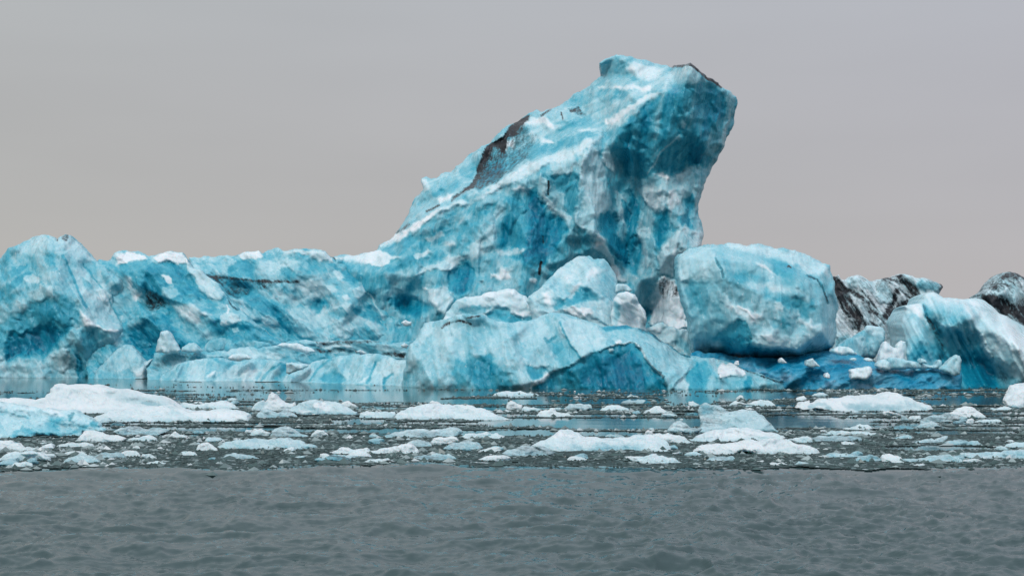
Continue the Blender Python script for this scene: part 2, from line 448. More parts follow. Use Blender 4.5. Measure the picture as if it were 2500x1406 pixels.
    Q = np.stack([idx[jj, ii], idx[jj + 1, ii], idx[jj + 1, ii + 1], idx[jj, ii + 1]], 1)
    bidx = np.full(gx.shape, -1); inner = used & ins
    bidx[used] = idx[used]; n0 = len(Vf)
    bidx[inner] = n0 + np.arange(inner.sum())
    Vb = np.stack([X3[inner], Yb[inner], Z3[inner]], 1)
    cb = np.stack([np.full(inner.sum(), base), np.full(inner.sum(), dirt), np.zeros(inner.sum()), np.ones(inner.sum())], 1)
    Qb = np.stack([bidx[jj, ii], bidx[jj, ii + 1], bidx[jj + 1, ii + 1], bidx[jj + 1, ii]], 1)
    loc = Vector((float(np.mean(X3[used])), float(np.mean(Yf[used])), 0.0))
    off = np.array(loc)
    root = None
    if pm:
        root = bpy.data.objects.new(name, None); COL.objects.link(root); root.location = loc; root.empty_display_size = .5
    taken = np.zeros(len(Q), bool)
    for pn, mk in pm.items():
        cm = (mk[jj, ii] + mk[jj + 1, ii] + mk[jj + 1, ii + 1] + mk[jj, ii + 1]) / 4
        sel = (cm > .5) & ~taken
        if sel.sum() < 4: continue
        taken |= sel
        fq = Q[sel]; u, inv = np.unique(fq, return_inverse=True)
        mesh_obj(pn, Vf[u] - off, inv.reshape(fq.shape), mat_, root, colr[u])
    AV = np.vstack([Vf, Vb]) - off; AC = np.vstack([colr, cb]); AF = np.vstack([Q[~taken], Qb])
    u, inv = np.unique(AF, return_inverse=True)
    o = mesh_obj('ice_body' if root else name, AV[u], inv.reshape(AF.shape), mat_, root, AC[u])
    if not root: o.location = loc
    tag(root or o, label, cat, group)
    return root or o

# ------------------------------------------------------------------ the icebergs
M_std = ice_mat(82, .14, .10)
M_tower = ice_mat(99, .17, .08, .15)
M_slope = ice_mat(28, .17, .10)
M_wall = ice_mat(48, .11, .14, .20)
M_snow = ice_mat(40, .06, .10, .06, rough=.6, fine=.03)
M_front = ice_mat(80, .08, .06, .13)
M_blue = ice_mat(155, .12, .12, .12, blue=.40)
M_flute = ice_mat(68, .2, .05)

berg('iceberg', 'pale blue iceberg with twin summits and a dark blue hollow, at the left edge', 'iceberg',
 '1 -260,520 -120,400 0,340 35,300 60,262 150,232 215,200 265,172 310,162 360,165 395,180 425,196 450,175 490,158 520,165 550,195 600,240 650,290 690,340 730,365 800,420 870,470 930,520 960,570 1010,600 1020,650 960,730 930,800 935,870 915,930 925,965 880,1010 800,1100 700,1215 690,1300 -260,1300',
 922, M_std, base=.44, ang=62, stretch=2.2, seed=3, rim=16,
 ctrl='1 -200,1230,0 0,1230,.2 350,1230,0 650,1230,.6 0,1080,.3 200,1070,.4 400,1050,.3 550,1000,.2 100,700,1.2 300,640,.8 450,610,.9 640,830,0 860,880,.8 300,540,1.2 100,540,2.0 500,560,1.4 600,620,1.0 480,300,3.0 300,250,3.8 250,170,5.5 490,160,4.8 800,560,2.6 700,350,4.2 1000,620,4 0,400,4.5 -200,500,5 430,420,2.0 150,300,3.9 880,1000,1.8 780,1100,1.4 920,700,3.2',
 patches='''
.74 9 .25 -: 1 0,800 120,740 250,680 340,640 420,615 500,640 560,690 590,740 600,830 540,850 520,880 470,930 430,970 410,1050 350,1070 200,1075 90,1085 40,1040 0,1000 -80,950
.98 12 .7 -: 1 20,960 180,870 300,855 450,858 525,870 480,930 433,965 405,1045 340,1066 180,1072 70,1080 40,1030
.72 3 .1 -: 1 -80,600 0,570 100,500 220,420 250,440 130,540 0,630 -80,680
.60 3 .1 -: 1 0,480 90,420 200,370 260,370 130,460 0,530
.28 6 0 -: 1 150,235 300,165 400,190 450,200 520,170 600,250 700,350 600,330 480,300 400,260 250,300 150,300
.26 3 -.25 -: 1 205,590 270,545 330,535 375,560 388,600 355,635 300,668 250,640 220,620
.30 5 -.1 -: 1 480,340 640,420 800,560 870,700 900,830 880,890 780,860 660,840 620,780 590,720 640,760 600,650 560,540
L .70 1.5 .15 - 5: 1 478,330 530,440 570,520 610,620 650,690
L .62 1.5 .15 - 3: 1 640,380 720,500 800,620 850,720
.08 2 -.12 -: 1 590,700 620,740 650,780 690,800 760,850 890,885 860,902 740,862 640,842 610,790
.36 3 -.3 -: 1 -200,1120 0,1120 90,1090 350,1070 400,1050 520,1010 560,1040 600,1110 640,1180 650,1280 -200,1280
.85 3 .3 -: 1 560,1030 600,1080 640,1170 660,1280 600,1280 575,1180
.52 5 0 -: 1 540,900 620,870 820,890 840,1000 720,1180 660,1200 620,1080 560,1000
.30 3 0 -: 1 380,420 430,430 460,500 430,525 370,520
.2 3 0 -: 1 165,490 240,440 300,500 280,520 210,520
.62 3 .1 -: 1 330,300 400,320 430,380 380,390 330,350
.34 2 -.15 -: 1 395,260 420,300 450,350 480,350 460,300 430,250
.60 2 .15 -: 1 620,480 680,540 740,600 730,620 680,590 630,540
.24 2 -.1 -: 1 680,560 760,560 830,620 800,680 720,640
.60 3 .1 -: 1 830,600 900,640 930,740 900,800 860,740
.36 3 -.1 -: 1 100,650 180,640 220,700 160,740 80,740
.62 3 .1 -: 1 0,560 80,600 160,580 200,620 100,650 0,700
.40 3 -.1 -: 1 450,930 520,890 560,940 500,1000 440,1010
.30 2 -.1 -: 1 380,1060 460,1010 520,1030 520,1150 460,1200 400,1160
.60 3 .1 -: 1 620,900 700,880 720,960 660,1040 620,1000
.34 2 -.1 -: 1 720,960 820,920 840,1000 760,1080
- 2 0 .55: 1 405,182 430,185 430,215 410,205
- 2 0 .5: 1 450,180 500,160 510,215 480,215
- 2 0 .6: 1 262,175 300,168 310,176 270,184
''')

berg('iceberg', 'bright blue hump of ice with white snow caps, right of the twin-summit iceberg', 'iceberg',
 '1 640,560 690,400 740,345 820,350 850,300 880,285 930,278 970,290 1030,282 1070,300 1110,325 1160,315 1230,292 1300,288 1360,292 1380,330 1420,380 1440,410 1500,425 1540,470 1620,520 1660,580 1690,612 1720,660 1780,720 1900,820 2000,900 2100,960 2180,1040 2200,1290 650,1290',
 927, M_wall, base=.5, ang=40, stretch=1.8, seed=11, dy=1.2, rim=13,
 ctrl='1 650,1230,1 1100,1230,1 2100,1230,1 700,400,6 850,300,7 1000,285,7.5 1230,290,6 1360,295,6 1100,420,4.5 1050,540,3.6 1270,655,2.6 1480,620,3.0 1690,615,3.8 1400,400,5 1090,570,4.2 1110,700,4.4 1260,670,3.6 1000,620,4.8 1100,760,2.6 1420,680,2.0 1560,780,1.6 1340,900,2.5 1100,1000,3.4 1500,960,2.2 1900,850,2.2 2100,960,2.4 930,850,3.8 1720,700,3.2 880,430,5.5',
 patches='''
.04 3 -.1 - snow_cap: 1 860,330 930,290 980,290 1070,300 1110,330 1050,345 980,352 930,365 860,392
.05 3 -.1 - snow_cap: 1 1140,332 1230,292 1362,292 1405,362 1330,375 1250,362 1180,380
.60 3 .1 -: 1 880,392 990,352 1110,345 1130,372 1090,430 1060,480 1040,540 990,540 940,470 880,430
.80 5 .3 -: 1 1100,420 1150,380 1260,370 1330,380 1400,420 1430,480 1450,560 1540,640 1440,590 1300,650 1270,655 1180,610 1090,570 1050,540 1050,480
.0 2 -.05 -: 1 1200,450 1240,455 1280,490 1290,540 1270,545 1240,500
.22 3 -.15 -: 1 1380,330 1500,430 1620,520 1690,620 1640,650 1560,640 1500,560 1460,500 1400,420
.55 2 .1 -: 1 1280,655 1420,600 1480,620 1540,650 1440,665 1300,668
.16 6 -.1 -: 1 1290,680 1420,670 1480,700 1560,760 1620,800 1540,850 1440,830 1360,740
.6 4 .3 .62 debris_patch: 1 1090,580 1180,610 1260,670 1230,700 1150,720 1120,740 1090,660
.02 3 0 -: 1 930,480 975,490 980,560 1040,600 1060,580 1030,660 990,600 950,540
.86 5 .4 -: 1 905,930 1000,880 1130,780 1250,760 1300,820 1340,900 1400,950 1480,970 1560,940 1600,960 1480,1010 1350,1050 1200,1050 1100,1100 1040,1030 940,970
.86 5 .4 -: 1 1040,1000 1340,1000 1200,1180 1060,1180
.5 5 0 -: 1 930,800 1000,700 1090,720 1110,760 1020,850 930,880
.72 6 .2 -: 1 1500,760 1700,800 1900,850 2000,900 2050,960 1900,960 1650,940 1500,880
.30 2 -.1 -: 1 1200,560 1300,540 1330,590 1280,640 1210,610
.60 2 .1 -: 1 1380,430 1440,500 1500,590 1480,610 1400,520
.26 2 -.1 -: 1 1640,760 1740,740 1800,800 1740,840 1650,820
.86 2 .15 -: 1 1700,830 1800,800 1900,830 1880,870 1760,870
.24 1.5 -.1 -: 1 1740,850 1780,845 1790,870 1750,880
.20 1.5 -.1 -: 1 1640,810 1690,800 1700,830 1660,840
.62 3 .1 -: 1 1180,640 1260,660 1340,760 1300,820 1240,760
.36 3 -.1 -: 1 1450,880 1540,860 1600,930 1540,950
.2 2 -.1 -: 1 840,310 880,290 930,300 900,340 850,350
L .8 1 .1 .5 3: 1 1700,640 1740,690 1780,720 1810,710 1860,760
L .1 1 0 - 3: 1 1700,690 1715,720 1700,750
''')

berg('iceberg', 'long mottled blue ice wall with a dark dirt layer, left of the leaning tower', 'iceberg',
 '2 -150,600 -120,330 0,320 110,318 230,320 290,292 400,280 430,305 510,265 550,260 590,285 640,275 720,268 820,268 900,285 930,320 965,330 1000,360 1060,380 1150,400 1210,460 1260,520 1330,620 1400,700 1460,760 1520,800 1620,850 1640,900 1650,1290 -150,1290',
 926, M_wall, base=.47, ang=45, stretch=1.6, seed=17, dy=4.0, rim=13, val=.10,
 ctrl='2 -150,1230,0 700,1230,0 1600,1230,0 0,330,7 290,300,6 500,270,6.5 820,270,5 930,320,5 60,430,5.5 250,490,4.4 500,500,4.2 150,560,5.0 400,560,4.6 700,360,4 620,650,3 1000,640,2.6 850,500,3.6 1100,450,4.5 1230,560,4 1330,800,3 1460,800,2.4 640,900,2.5 860,850,2.2 1000,870,1.6 1200,700,3.4 1280,840,2 300,800,2.8 1100,680,2.2 1000,1000,.8 400,1000,1.4 1500,900,1.6',
 patches='''
.04 3 -.1 - snow_cap: 2 235,322 300,292 400,282 432,305 380,345 290,345
.12 4 -.1 - snow_cap: 2 590,285 640,276 820,270 900,288 930,330 960,370 900,360 820,330 720,300 600,302
.80 4 .3 .32: 2 -100,470 0,470 60,425 110,470 250,485 400,510 520,520 480,560 380,580 320,620 250,640 170,610 100,540 0,480
L - 2 0 .7 4: 2 -60,455 0,465 90,480 240,488 360,505 560,512 700,515
.72 4 .2 -: 2 170,400 250,355 330,370 360,430 350,490 240,480 170,470
.28 8 0 -: 2 380,360 560,320 700,360 620,440 500,470 400,460
.24 7 0 -: 2 520,560 620,600 720,650 700,700 560,660 500,620
.27 8 -.1 -: 2 840,700 1000,640 1100,680 1180,780 1230,840 1000,870 860,850 800,900 730,910 640,800 640,720 760,700
.26 8 0 -: 2 640,520 850,500 1000,560 900,640 760,620
.78 8 .2 -: 2 330,560 420,600 520,700 560,760 600,830 640,900 560,900 440,820 370,700 300,640
.9 4 .2 -: 2 1200,690 1260,700 1320,790 1330,842 1260,820 1200,770
.66 4 0 -: 2 780,350 830,380 820,460 770,440
.55 2 -.2 -: 2 1200,560 1280,590 1470,845 1335,835
.25 1 0 - : 2 1225,600 1240,600 1345,800 1330,800
.26 1 0 - : 2 1290,600 1310,600 1480,800 1455,800
.8 6 .2 -: 2 180,860 300,830 480,870 560,930 480,960 240,940 100,920
.72 4 .1 -: 2 1000,440 1060,430 1100,480 1200,520 1100,520 1020,480
.34 3 -.1 -: 2 110,420 180,370 250,350 170,400 170,480 130,470
.36 3 -.1 -: 2 400,500 520,500 600,540 560,580 440,570
.62 3 .1 -: 2 560,400 640,400 700,470 640,510 560,480
.30 3 -.1 -: 2 700,520 800,500 830,560 760,600 700,580
.26 2 -.1 -: 2 960,440 1000,430 1040,470 1000,500 960,480
.24 2 -.1 -: 2 1020,610 1070,600 1090,640 1050,660
.30 2 -.1 -: 2 1110,560 1180,550 1210,600 1160,650 1120,620
.72 2 .15 -: 2 820,690 860,660 900,670 880,700 840,750 810,760
.62 3 .1 -: 2 940,740 1020,700 1080,760 1010,800 950,790
.68 3 .1 -: 2 1100,690 1180,720 1240,800 1180,800 1120,750
.60 3 .1 -: 2 560,720 640,760 700,830 660,860 590,790
.28 3 -.1 -: 2 420,760 520,790 560,840 500,860 430,830
.86 2 .1 -: 2 360,790 420,800 440,830 380,840
.24 2 -.1 -: 2 220,690 280,700 330,760 290,800 230,760
.68 3 .1 -: 2 520,880 600,860 660,900 680,940 600,940
.34 3 -.15 -: 2 860,890 930,850 1020,830 1100,850 1080,930 900,940
.52 3 .05 -: 2 1280,850 1480,850 1600,850 1560,930 1300,940
.66 2 .1 -: 2 1060,390 1150,410 1230,480 1200,500 1120,450
L .75 1 .1 .4 3: 2 930,320 1000,365 1080,380 1150,402 1220,470 1280,545
L .7 1 .1 - 4: 2 620,800 660,880 720,930 800,940
L .78 2 .1 - 8: 2 800,700 850,660 910,670 920,700
.6 5 0 .3: 2 560,920 620,930 660,960 600,970
''')

berg('iceberg', 'low dirty ice ledge with brown debris lines at the foot of the blue ice wall', 'iceberg',
 '1 1085,1300 1090,1160 1140,1090 1150,1045 1200,1040 1340,1036 1500,1028 1560,1040 1700,1036 2 200,1010 290,1000 400,1010 560,985 700,950 820,960 1000,950 1170,943 1330,962 1500,958 1580,955 1640,1000 1640,1300',
 928, M_wall, base=.42, ang=10, stretch=2.2, seed=23, dy=.9, lean=2.2, rim=8, thick=2,
 patches='''
.4 2 0 .55 debris_band: 2 820,960 1000,950 1170,943 1350,962 1250,972 1100,977 1000,988 850,978
.5 2 .1 .5 debris_band: 2 820,1015 1000,1015 1130,1020 1260,1060 1200,1052 1040,1035 860,1050
.4 2 .1 .6: 2 1320,1050 1370,1030 1500,1050 1490,1075 1420,1070
.5 4 .1 .22: 1 1300,1045 1400,1035 1520,1030 1560,1050 1440,1080 1330,1110 1280,1130 1180,1180 1100,1170 1180,1110 1250,1080
.2 3 -.1 -: 2 850,1000 1000,985 1100,990 1060,1005 900,1010
.25 3 -.1 -: 1 1560,1060 1700,1040 1850,1005 1960,1040 2120,1040 2140,1080 1900,1090 1700,1090
.62 2 .1 -: 2 760,1060 850,1050 900,1090 800,1110
''')
berg('ice_sheet', 'pale blue-grey slab of ice lying against the foot of the blue hump', 'ice slab',
 '1 1500,1040 1515,1000 1570,945 1640,930 1720,935 1830,945 1950,958 2020,972 2060,1010 2080,1045',
 918, M_front, step=2.5, base=.38, ang=80, seed=29, dy=-4.2, lean=1, rim=7, thick=1)

berg('iceberg', 'low rippled pale turquoise ice shelf at the waterline in front of the mottled wall', 'iceberg',
 '1 1190,1280 1200,1220 1250,1180 1330,1120 1380,1108 1430,1100 1500,1090 1560,1083 2 60,1083 150,1090 220,1110 350,1092 440,1088 560,1100 640,1120 700,1110 780,1130 850,1100 900,1090 980,1070 1060,1060 1180,1055 1300,1050 1400,1080 1480,1095 1540,1110 1540,1320 1465,1320 0,1290',
 '0 380,929 500,930 700,932 980,942 1030,944', M_front, base=.34, ang=118, stretch=2.6, seed=31, lean=2.2, rim=10, thick=3, fac=((46, .55), (18, .2), (8, .06)),
 patches='''
.66 3 .25 -: 2 840,1240 900,1190 960,1160 1000,1180 1040,1250 1000,1275 880,1262
.60 3 .2 -: 2 560,1110 640,1130 620,1180 560,1240 500,1240 560,1180
.14 4 -.1 -: 2 250,1230 330,1170 430,1160 380,1230 290,1250
.20 4 -.1 -: 2 1280,1100 1400,1080 1480,1100 1450,1200 1300,1270 1230,1270 1260,1180
.1 2 -.1 -: 2 1150,1270 1180,1240 1220,1225 1200,1270
.55 3 .15 -: 2 60,1090 150,1095 230,1115 180,1160 120,1120
.08 2 -.05 -: 2 0,1220 20,1200 70,1185 50,1215 10,1232
L .7 1 .15 - 5: 2 1400,1200 1350,1230 1335,1275
L .6 1 .15 - 4: 2 780,1250 850,1150 940,1095
L .6 1 .15 - 4: 2 1215,1270 1255,1180 1270,1110
L .6 1 .15 - 4: 2 420,1260 470,1180 560,1120
''')

# the leaning tower
berg('iceberg', 'huge leaning iceberg tower with a black debris seam and a streaked overhanging prow', 'iceberg',
 '2 940,560 950,345 965,325 1060,310 1200,295 1285,278 1300,240 3 75,1160 120,1140 150,1105 165,1085 190,1050 215,1010 240,950 262,900 290,880 312,850 300,810 303,785 330,775 360,790 390,785 415,760 470,750 500,715 540,690 590,640 650,600 700,580 725,545 760,510 820,475 880,440 920,412 960,393 985,408 1040,390 1080,375 1140,340 1190,295 1240,272 1290,230 1340,200 1325,150 1320,128 1350,105 1400,88 4 480,78 540,90 600,105 680,122 700,130 770,140 790,156 810,140 850,138 905,125 930,145 960,175 1000,210 1040,225 1080,262 1130,285 1165,320 1173,340 1160,400 1155,460 1130,520 1100,600 1060,680 1020,745 990,810 965,890 950,960 960,1020 975,1070 980,1110 968,1170 960,1250 950,1400 940,1900 -900,1900 -900,1450',
 930, M_tower, base=.50, ang=99, stretch=2.6, seed=41, flow=(-28, '3 0,1300 60,1150 300,760 960,380 1340,90 1420,60 1800,140 1640,330 1300,600 900,740 560,960 500,1100 200,1350'), stk=.20, dy=4.5, rim=14, thick=7, fac=((64, .5), (28, .32), (12, .12)), val=.08,
 ctrl='2 960,330,7 1285,280,7.5 1440,330,5 1100,420,5.5 1330,450,4.6 1600,480,3.4 1740,440,2.8 1900,400,3.6 1500,700,4.8 1700,700,2.0 1450,780,3.6 | '
      '3 60,1190,8.5 150,1110,9.5 240,960,10.5 300,800,11 470,760,11.5 650,600,11.5 820,480,12 960,400,12.2 1140,345,12 1340,200,11.5 1320,130,10.5 200,1140,6.5 330,1020,6.0 470,930,6.0 620,850,6.4 720,820,6.2 900,710,6.0 1100,650,5.8 1330,545,5.6 '
      '400,900,9 600,760,10 800,640,10 1000,560,9.4 1200,480,8.4 700,900,4.6 900,800,4.4 1100,720,4.2 1280,640,4.2 560,1000,4.8 900,950,4.2 1050,950,4.6 1150,800,4.0 1280,900,3.2 1300,1100,2.8 1100,1150,3.8 900,1200,3.2 620,1180,3.4 1000,1300,2.8 700,1330,2.4 400,1150,4.8 300,1250,4.4 | '
      '4 480,80,10.5 700,130,10.5 600,200,9.5 770,145,9 720,290,4.4 640,350,4.8 400,480,7.6 300,540,6 440,600,5.0 905,128,3.2 850,300,3.0 1000,215,4.4 1080,262,5.5 1170,335,6.6 1100,600,7.2 1020,740,7.4 950,960,7.0 975,1100,6.4 560,460,4.6 550,770,6.8 500,700,6.4 640,640,4.4 780,760,5.8 760,560,3.8 950,560,4.4 950,720,6.2 700,800,5.6 820,900,5.4 700,1000,6.0 620,1100,6.6 560,1280,6.8 600,900,6.8 480,1050,6.4 440,1000,5.6 520,1200,6.6 850,1080,5.2 760,1250,4.8 900,1170,4.6 700,1350,5 620,1370,5.6 430,1150,3.8 | 0 900,930,2 1300,930,0 1690,930,1 1620,720,6 1580,760,7 1660,780,4.5 1500,800,4',
 patches='''
.40 8 0 -: 3 60,1190 300,800 640,600 960,400 1340,200 1320,130 1406,90 4 480,78 700,130 770,145 740,270 600,380 420,490 380,545 280,590 0,680 3 720,820 470,930 200,1110
.44 4 0 -: 3 262,900 312,850 415,762 650,602 660,640 600,760 520,820 430,840 380,900 330,960 230,1020 200,1060 230,990
.06 3 -.1 - snow_patch: 2 965,326 1060,312 1200,296 1285,280 1350,310 1440,332 1330,382 1280,402 1200,385 1100,372 1010,347
.10 3 0 -: 3 150,1110 190,1090 260,1040 330,1000 400,960 400,985 330,1025 250,1075 180,1120 80,1168 90,1150
.04 2 0 -: 3 380,900 450,880 480,876 470,900 400,930
.80 3 .3 .5: 3 690,600 760,570 860,480 920,520 930,600 870,690 730,815 630,850 600,840 640,760
.5 2 .4 1.0 debris_seam: 3 900,425 930,428 885,480 830,545 790,560 795,640 770,645 745,595 705,600 690,660 655,740 632,785 605,835 555,862 470,916 480,890 585,825 615,765 645,680 675,600 715,580 770,552 805,490 855,452
.45 4 0 .3: 3 800,560 900,500 960,540 930,640 850,720 760,780 780,680
.6 2 .1 .62: 3 1140,385 1200,382 1245,432 1190,420 1145,412
L .5 1 .05 .8 3: 3 985,430 1040,394
L .5 1 .1 .8 3: 3 330,975 400,942
L .5 1 .1 .6 4: 3 160,1100 200,1075 230,1050
L - 1 .1 .8 3: 3 1100,410 1108,450
.12 3 -.05 -: 3 880,480 930,437 1000,440 1050,470 1150,480 1100,508 1060,502 1000,482 920,490
.12 3 -.05 -: 3 770,566 828,560 832,605 790,612
.12 3 -.05 -: 3 980,566 1050,560 1056,578 985,585
.12 3 -.05 -: 3 1360,460 1440,420 1440,440 1400,478 1370,482
.12 3 -.05 -: 4 530,160 560,150 585,165 560,172
.12 3 -.05 -: 4 365,268 400,262 422,270 400,278
.12 3 -.05 -: 4 400,340 450,305 515,300 490,320 430,345
.12 3 -.05 -: 4 440,262 560,258 600,255 650,265 700,275 650,300 600,280 500,278
.12 3 -.05 -: 4 500,400 600,345 700,290 725,300 650,350 600,380 520,430 420,480 420,450
.7 4 .1 -: 4 370,290 480,270 540,300 520,330 450,350 370,330
.66 4 .2 -: 4 100,640 180,560 330,520 380,540 260,590 120,650
.62 4 .1 -: 4 520,190 600,180 640,220 560,240
.18 4 -.3 -: 3 470,935 620,862 720,820 800,760 900,702 1050,650 1200,602 1332,545 1300,590 1220,642 1100,692 1000,722 900,780 800,832 700,872 560,935 400,985 300,1045 200,1132 110,1165 200,1095 330,1005
.12 3 -.05 -: 3 818,856 860,840 918,850 872,864
.12 3 -.05 -: 3 495,1048 540,1008 605,982 590,1012 540,1040
.12 3 -.05 -: 3 440,1155 480,1140 490,1160 450,1172
.55 6 .1 -: 3 240,1180 330,1120 500,1040 700,930 760,900 740,960 600,1060 420,1150 300,1200
.93 9 .3 -: 3 780,920 860,880 950,860 1000,900 1010,980 1100,1000 1145,1060 1100,1150 1080,1230 1000,1290 920,1260 740,1220 730,1150 740,1050 770,1000
.94 6 .2 -: 3 960,1000 1100,1010 1140,1070 1060,1180 1000,1290 960,1200 980,1100
.36 4 -.1 -: 3 620,1150 720,1000 790,910 815,960 760,1050 738,1180 660,1200
.78 5 .2 -: 3 1030,780 1180,740 1230,800 1230,960 1150,1020 1110,960 1120,880 1060,820
.25 4 -.2 -: 3 990,760 1040,840 1000,940 960,900 970,800
.28 4 -.2 -: 3 1060,960 1110,970 1160,1000 1150,1080 1110,1010 1030,960
.30 4 -.4 -: 3 1230,640 1290,600 1340,680 1370,800 1380,960 1310,1020 1310,1100 1270,1150 1220,1080 1185,1040 1200,900 1212,760
.96 4 .5 -: 4 360,1010 440,970 480,1000 480,1100 540,1180 560,1280 500,1260 440,1200 420,1120 370,1080
.74 7 .15 -: 4 560,440 650,360 720,300 800,230 905,160 1000,250 1110,310 1150,380 1120,520 1060,640 990,740 950,715 880,720 780,770 730,740 700,750 620,790 560,780 500,700 470,600 500,500
.26 6 -.1 -: 4 800,165 905,128 935,150 985,235 900,245 820,260 740,310 650,375 570,450 500,490 440,500 440,440 600,350 720,290
.42 6 -.1 -: 4 1080,265 1165,320 1173,340 1155,460 1100,600 1075,600 1120,450 1100,350
.84 10 .12 -: 4 640,400 670,380 650,500 615,640 570,775 540,760 575,600
.82 12 .12 -: 4 760,600 850,570 960,610 985,650 950,716 880,720 780,765 740,740
.80 14 .12 -: 4 840,290 900,260 910,420 850,540 790,560 800,420
.80 12 .12 -: 4 960,400 1040,330 1060,420 1020,560 980,560
.55 5 0 -: 4 700,420 760,380 740,560 700,680 660,700 690,560
L .6 1 .1 .85 6: 4 800,145 850,140 905,130 950,168 1000,214 1040,230 1080,262
.38 6 -.2 -: 4 620,800 700,762 790,780 850,740 950,712 960,800 950,900 940,1000 965,1090 900,1100 820,1080 780,960 700,970 640,920
.24 5 -.1 -: 4 610,860 660,830 720,840 760,900 740,960 690,970 650,930
.1 2 -.1 -: 4 690,760 730,750 790,790 770,800
.90 4 .25 -: 4 680,980 780,970 790,1080 760,1140 740,1200 700,1150 690,1060
.92 5 .3 -: 4 550,860 610,950 600,1100 620,1250 590,1350 530,1290 560,1100 570,960
.80 4 .2 -: 4 820,1010 880,980 900,1060 850,1070
.55 5 .1 -: 4 380,600 460,660 500,800 520,960 480,960 420,860 400,700
.24 4 -.3 -: 4 720,1240 760,1140 860,1060 975,1100 962,1170 830,1250 800,1340 730,1340
.36 4 -.2 -: 4 610,1080 660,1060 700,1150 700,1260 660,1320 620,1250
.10 3 -.2 .06 dirty_snow: 4 380,1100 420,1130 440,1220 500,1300 525,1375 480,1362 440,1280 370,1200 345,1180
.03 4 -.5 .03 snow_bank: 5 1290,420 1350,370 1420,390 1480,480 1540,770 1450,800 1330,740 1230,745 1215,620 1260,540
- 4 0 .36: 5 1310,400 1350,362 1420,400 1480,500 1380,542 1320,500
.97 3 .5 -: 5 1190,612 1250,622 1235,720 1210,752 1185,700
.66 6 .1 -: 2 1300,450 1340,400 1440,362 1600,292 1700,282 1765,322 1720,370 1640,380 1560,402
.20 3 -.2 -: 2 1560,470 1640,420 1720,385 1830,320 1930,302 1900,380 1840,430 1700,428 1590,465
.90 3 .3 -: 2 1830,440 1890,420 1960,360 2020,420 2010,560 1900,620 1820,580
.99 6 .7 -: 2 1380,660 1440,620 1560,640 1690,700 1620,770 1500,740 1420,710
.18 6 -.2 -: 2 1640,560 1700,560 1790,550 1870,640 1790,770 1720,730
.7 6 .1 -: 2 1310,450 1400,540 1380,600 1300,560
.70 5 .1 -: 2 1560,480 1640,460 1640,560 1560,600 1500,560
.14 4 -.1 -: 5 20,170 120,160 220,150 320,120 310,132 200,190 60,212
.06 4 -.1 -: 5 0,330 20,345 80,310 140,332 152,372 60,382 0,375
.08 2 -.1 -: 5 290,380 360,400 350,430 300,412
.55 6 0 -: 5 480,240 560,80 680,60 700,200 600,240 500,320
L .5 1 .2 1 3: 5 400,60 403,112
L .5 1 .2 1 4: 5 388,260 372,352
L .5 1 .1 .8 3: 3 1028,805 1032,880
.60 2 .1 -: 4 590,560 640,500 700,520 720,600 690,690 640,700 600,640
.30 1.5 -.1 -: 4 850,470 865,450 880,480 870,505 855,500
.30 1.5 -.1 -: 4 820,560 835,538 848,550 840,575
.40 2 0 -: 4 1030,470 1100,440 1120,520 1060,620 1010,680 990,640
.26 2 -.15 -: 4 395,640 440,630 470,700 460,760 420,720
.30 2 -.15 -: 4 470,860 510,880 540,960 530,1040 490,1000
.36 2 -.1 -: 4 830,760 900,740 940,800 930,900 880,960 850,900
.20 2 -.1 -: 4 780,860 820,850 840,920 800,980 770,940
.70 2 .1 -: 4 860,900 920,880 930,960 880,1000
.60 3 .1 -: 4 640,1130 680,1100 700,1200 660,1260
.90 2 .15 -: 4 505,900 540,930 570,1010 560,1060 520,1020
.30 3 -.1 -: 3 1040,700 1160,660 1200,700 1140,760 1060,780
.22 2 -.1 -: 3 1000,860 1030,900 1070,950 1050,975 1010,940
.60 3 .1 -: 3 580,1000 700,920 740,930 640,1010 560,1060
.22 3 -.1 -: 3 560,1180 640,1140 660,1200 600,1260 540,1250
.70 3 .15 -: 3 640,1000 690,970 700,990 650,1030
.16 2 -.05 -: 3 330,1130 420,1090 440,1110 360,1150
.16 2 -.05 -: 3 250,1230 340,1180 360,1200 280,1250
.60 2 .1 -: 3 210,1130 280,1100 300,1115 240,1160 180,1165
.66 3 .1 -: 3 520,880 600,880 640,860 700,850 560,920
.58 3 .1 -: 3 350,850 440,850 500,790 520,820 440,890 370,900
.22 2 -.1 -: 3 300,790 340,800 350,850 310,870
.60 3 .1 -: 3 520,740 600,680 640,660 640,740 600,790 530,790
.62 3 .1 -: 3 1060,470 1200,440 1300,440 1200,500 1080,520
.20 2 -.05 -: 3 1180,520 1240,500 1300,500 1230,530
.56 3 .1 -: 3 1150,340 1250,300 1320,330 1220,380 1150,370
.62 3 .1 -: 3 900,600 1040,590 1200,560 1260,540 1180,590 1000,640 920,680 880,660
.20 3 -.1 -: 4 560,130 680,140 750,170 700,230 620,220 560,190
.52 3 .1 -: 4 400,140 480,110 540,150 500,200 420,190
L .25 1 0 - 3: 4 660,760 720,660 760,610 840,540
''')
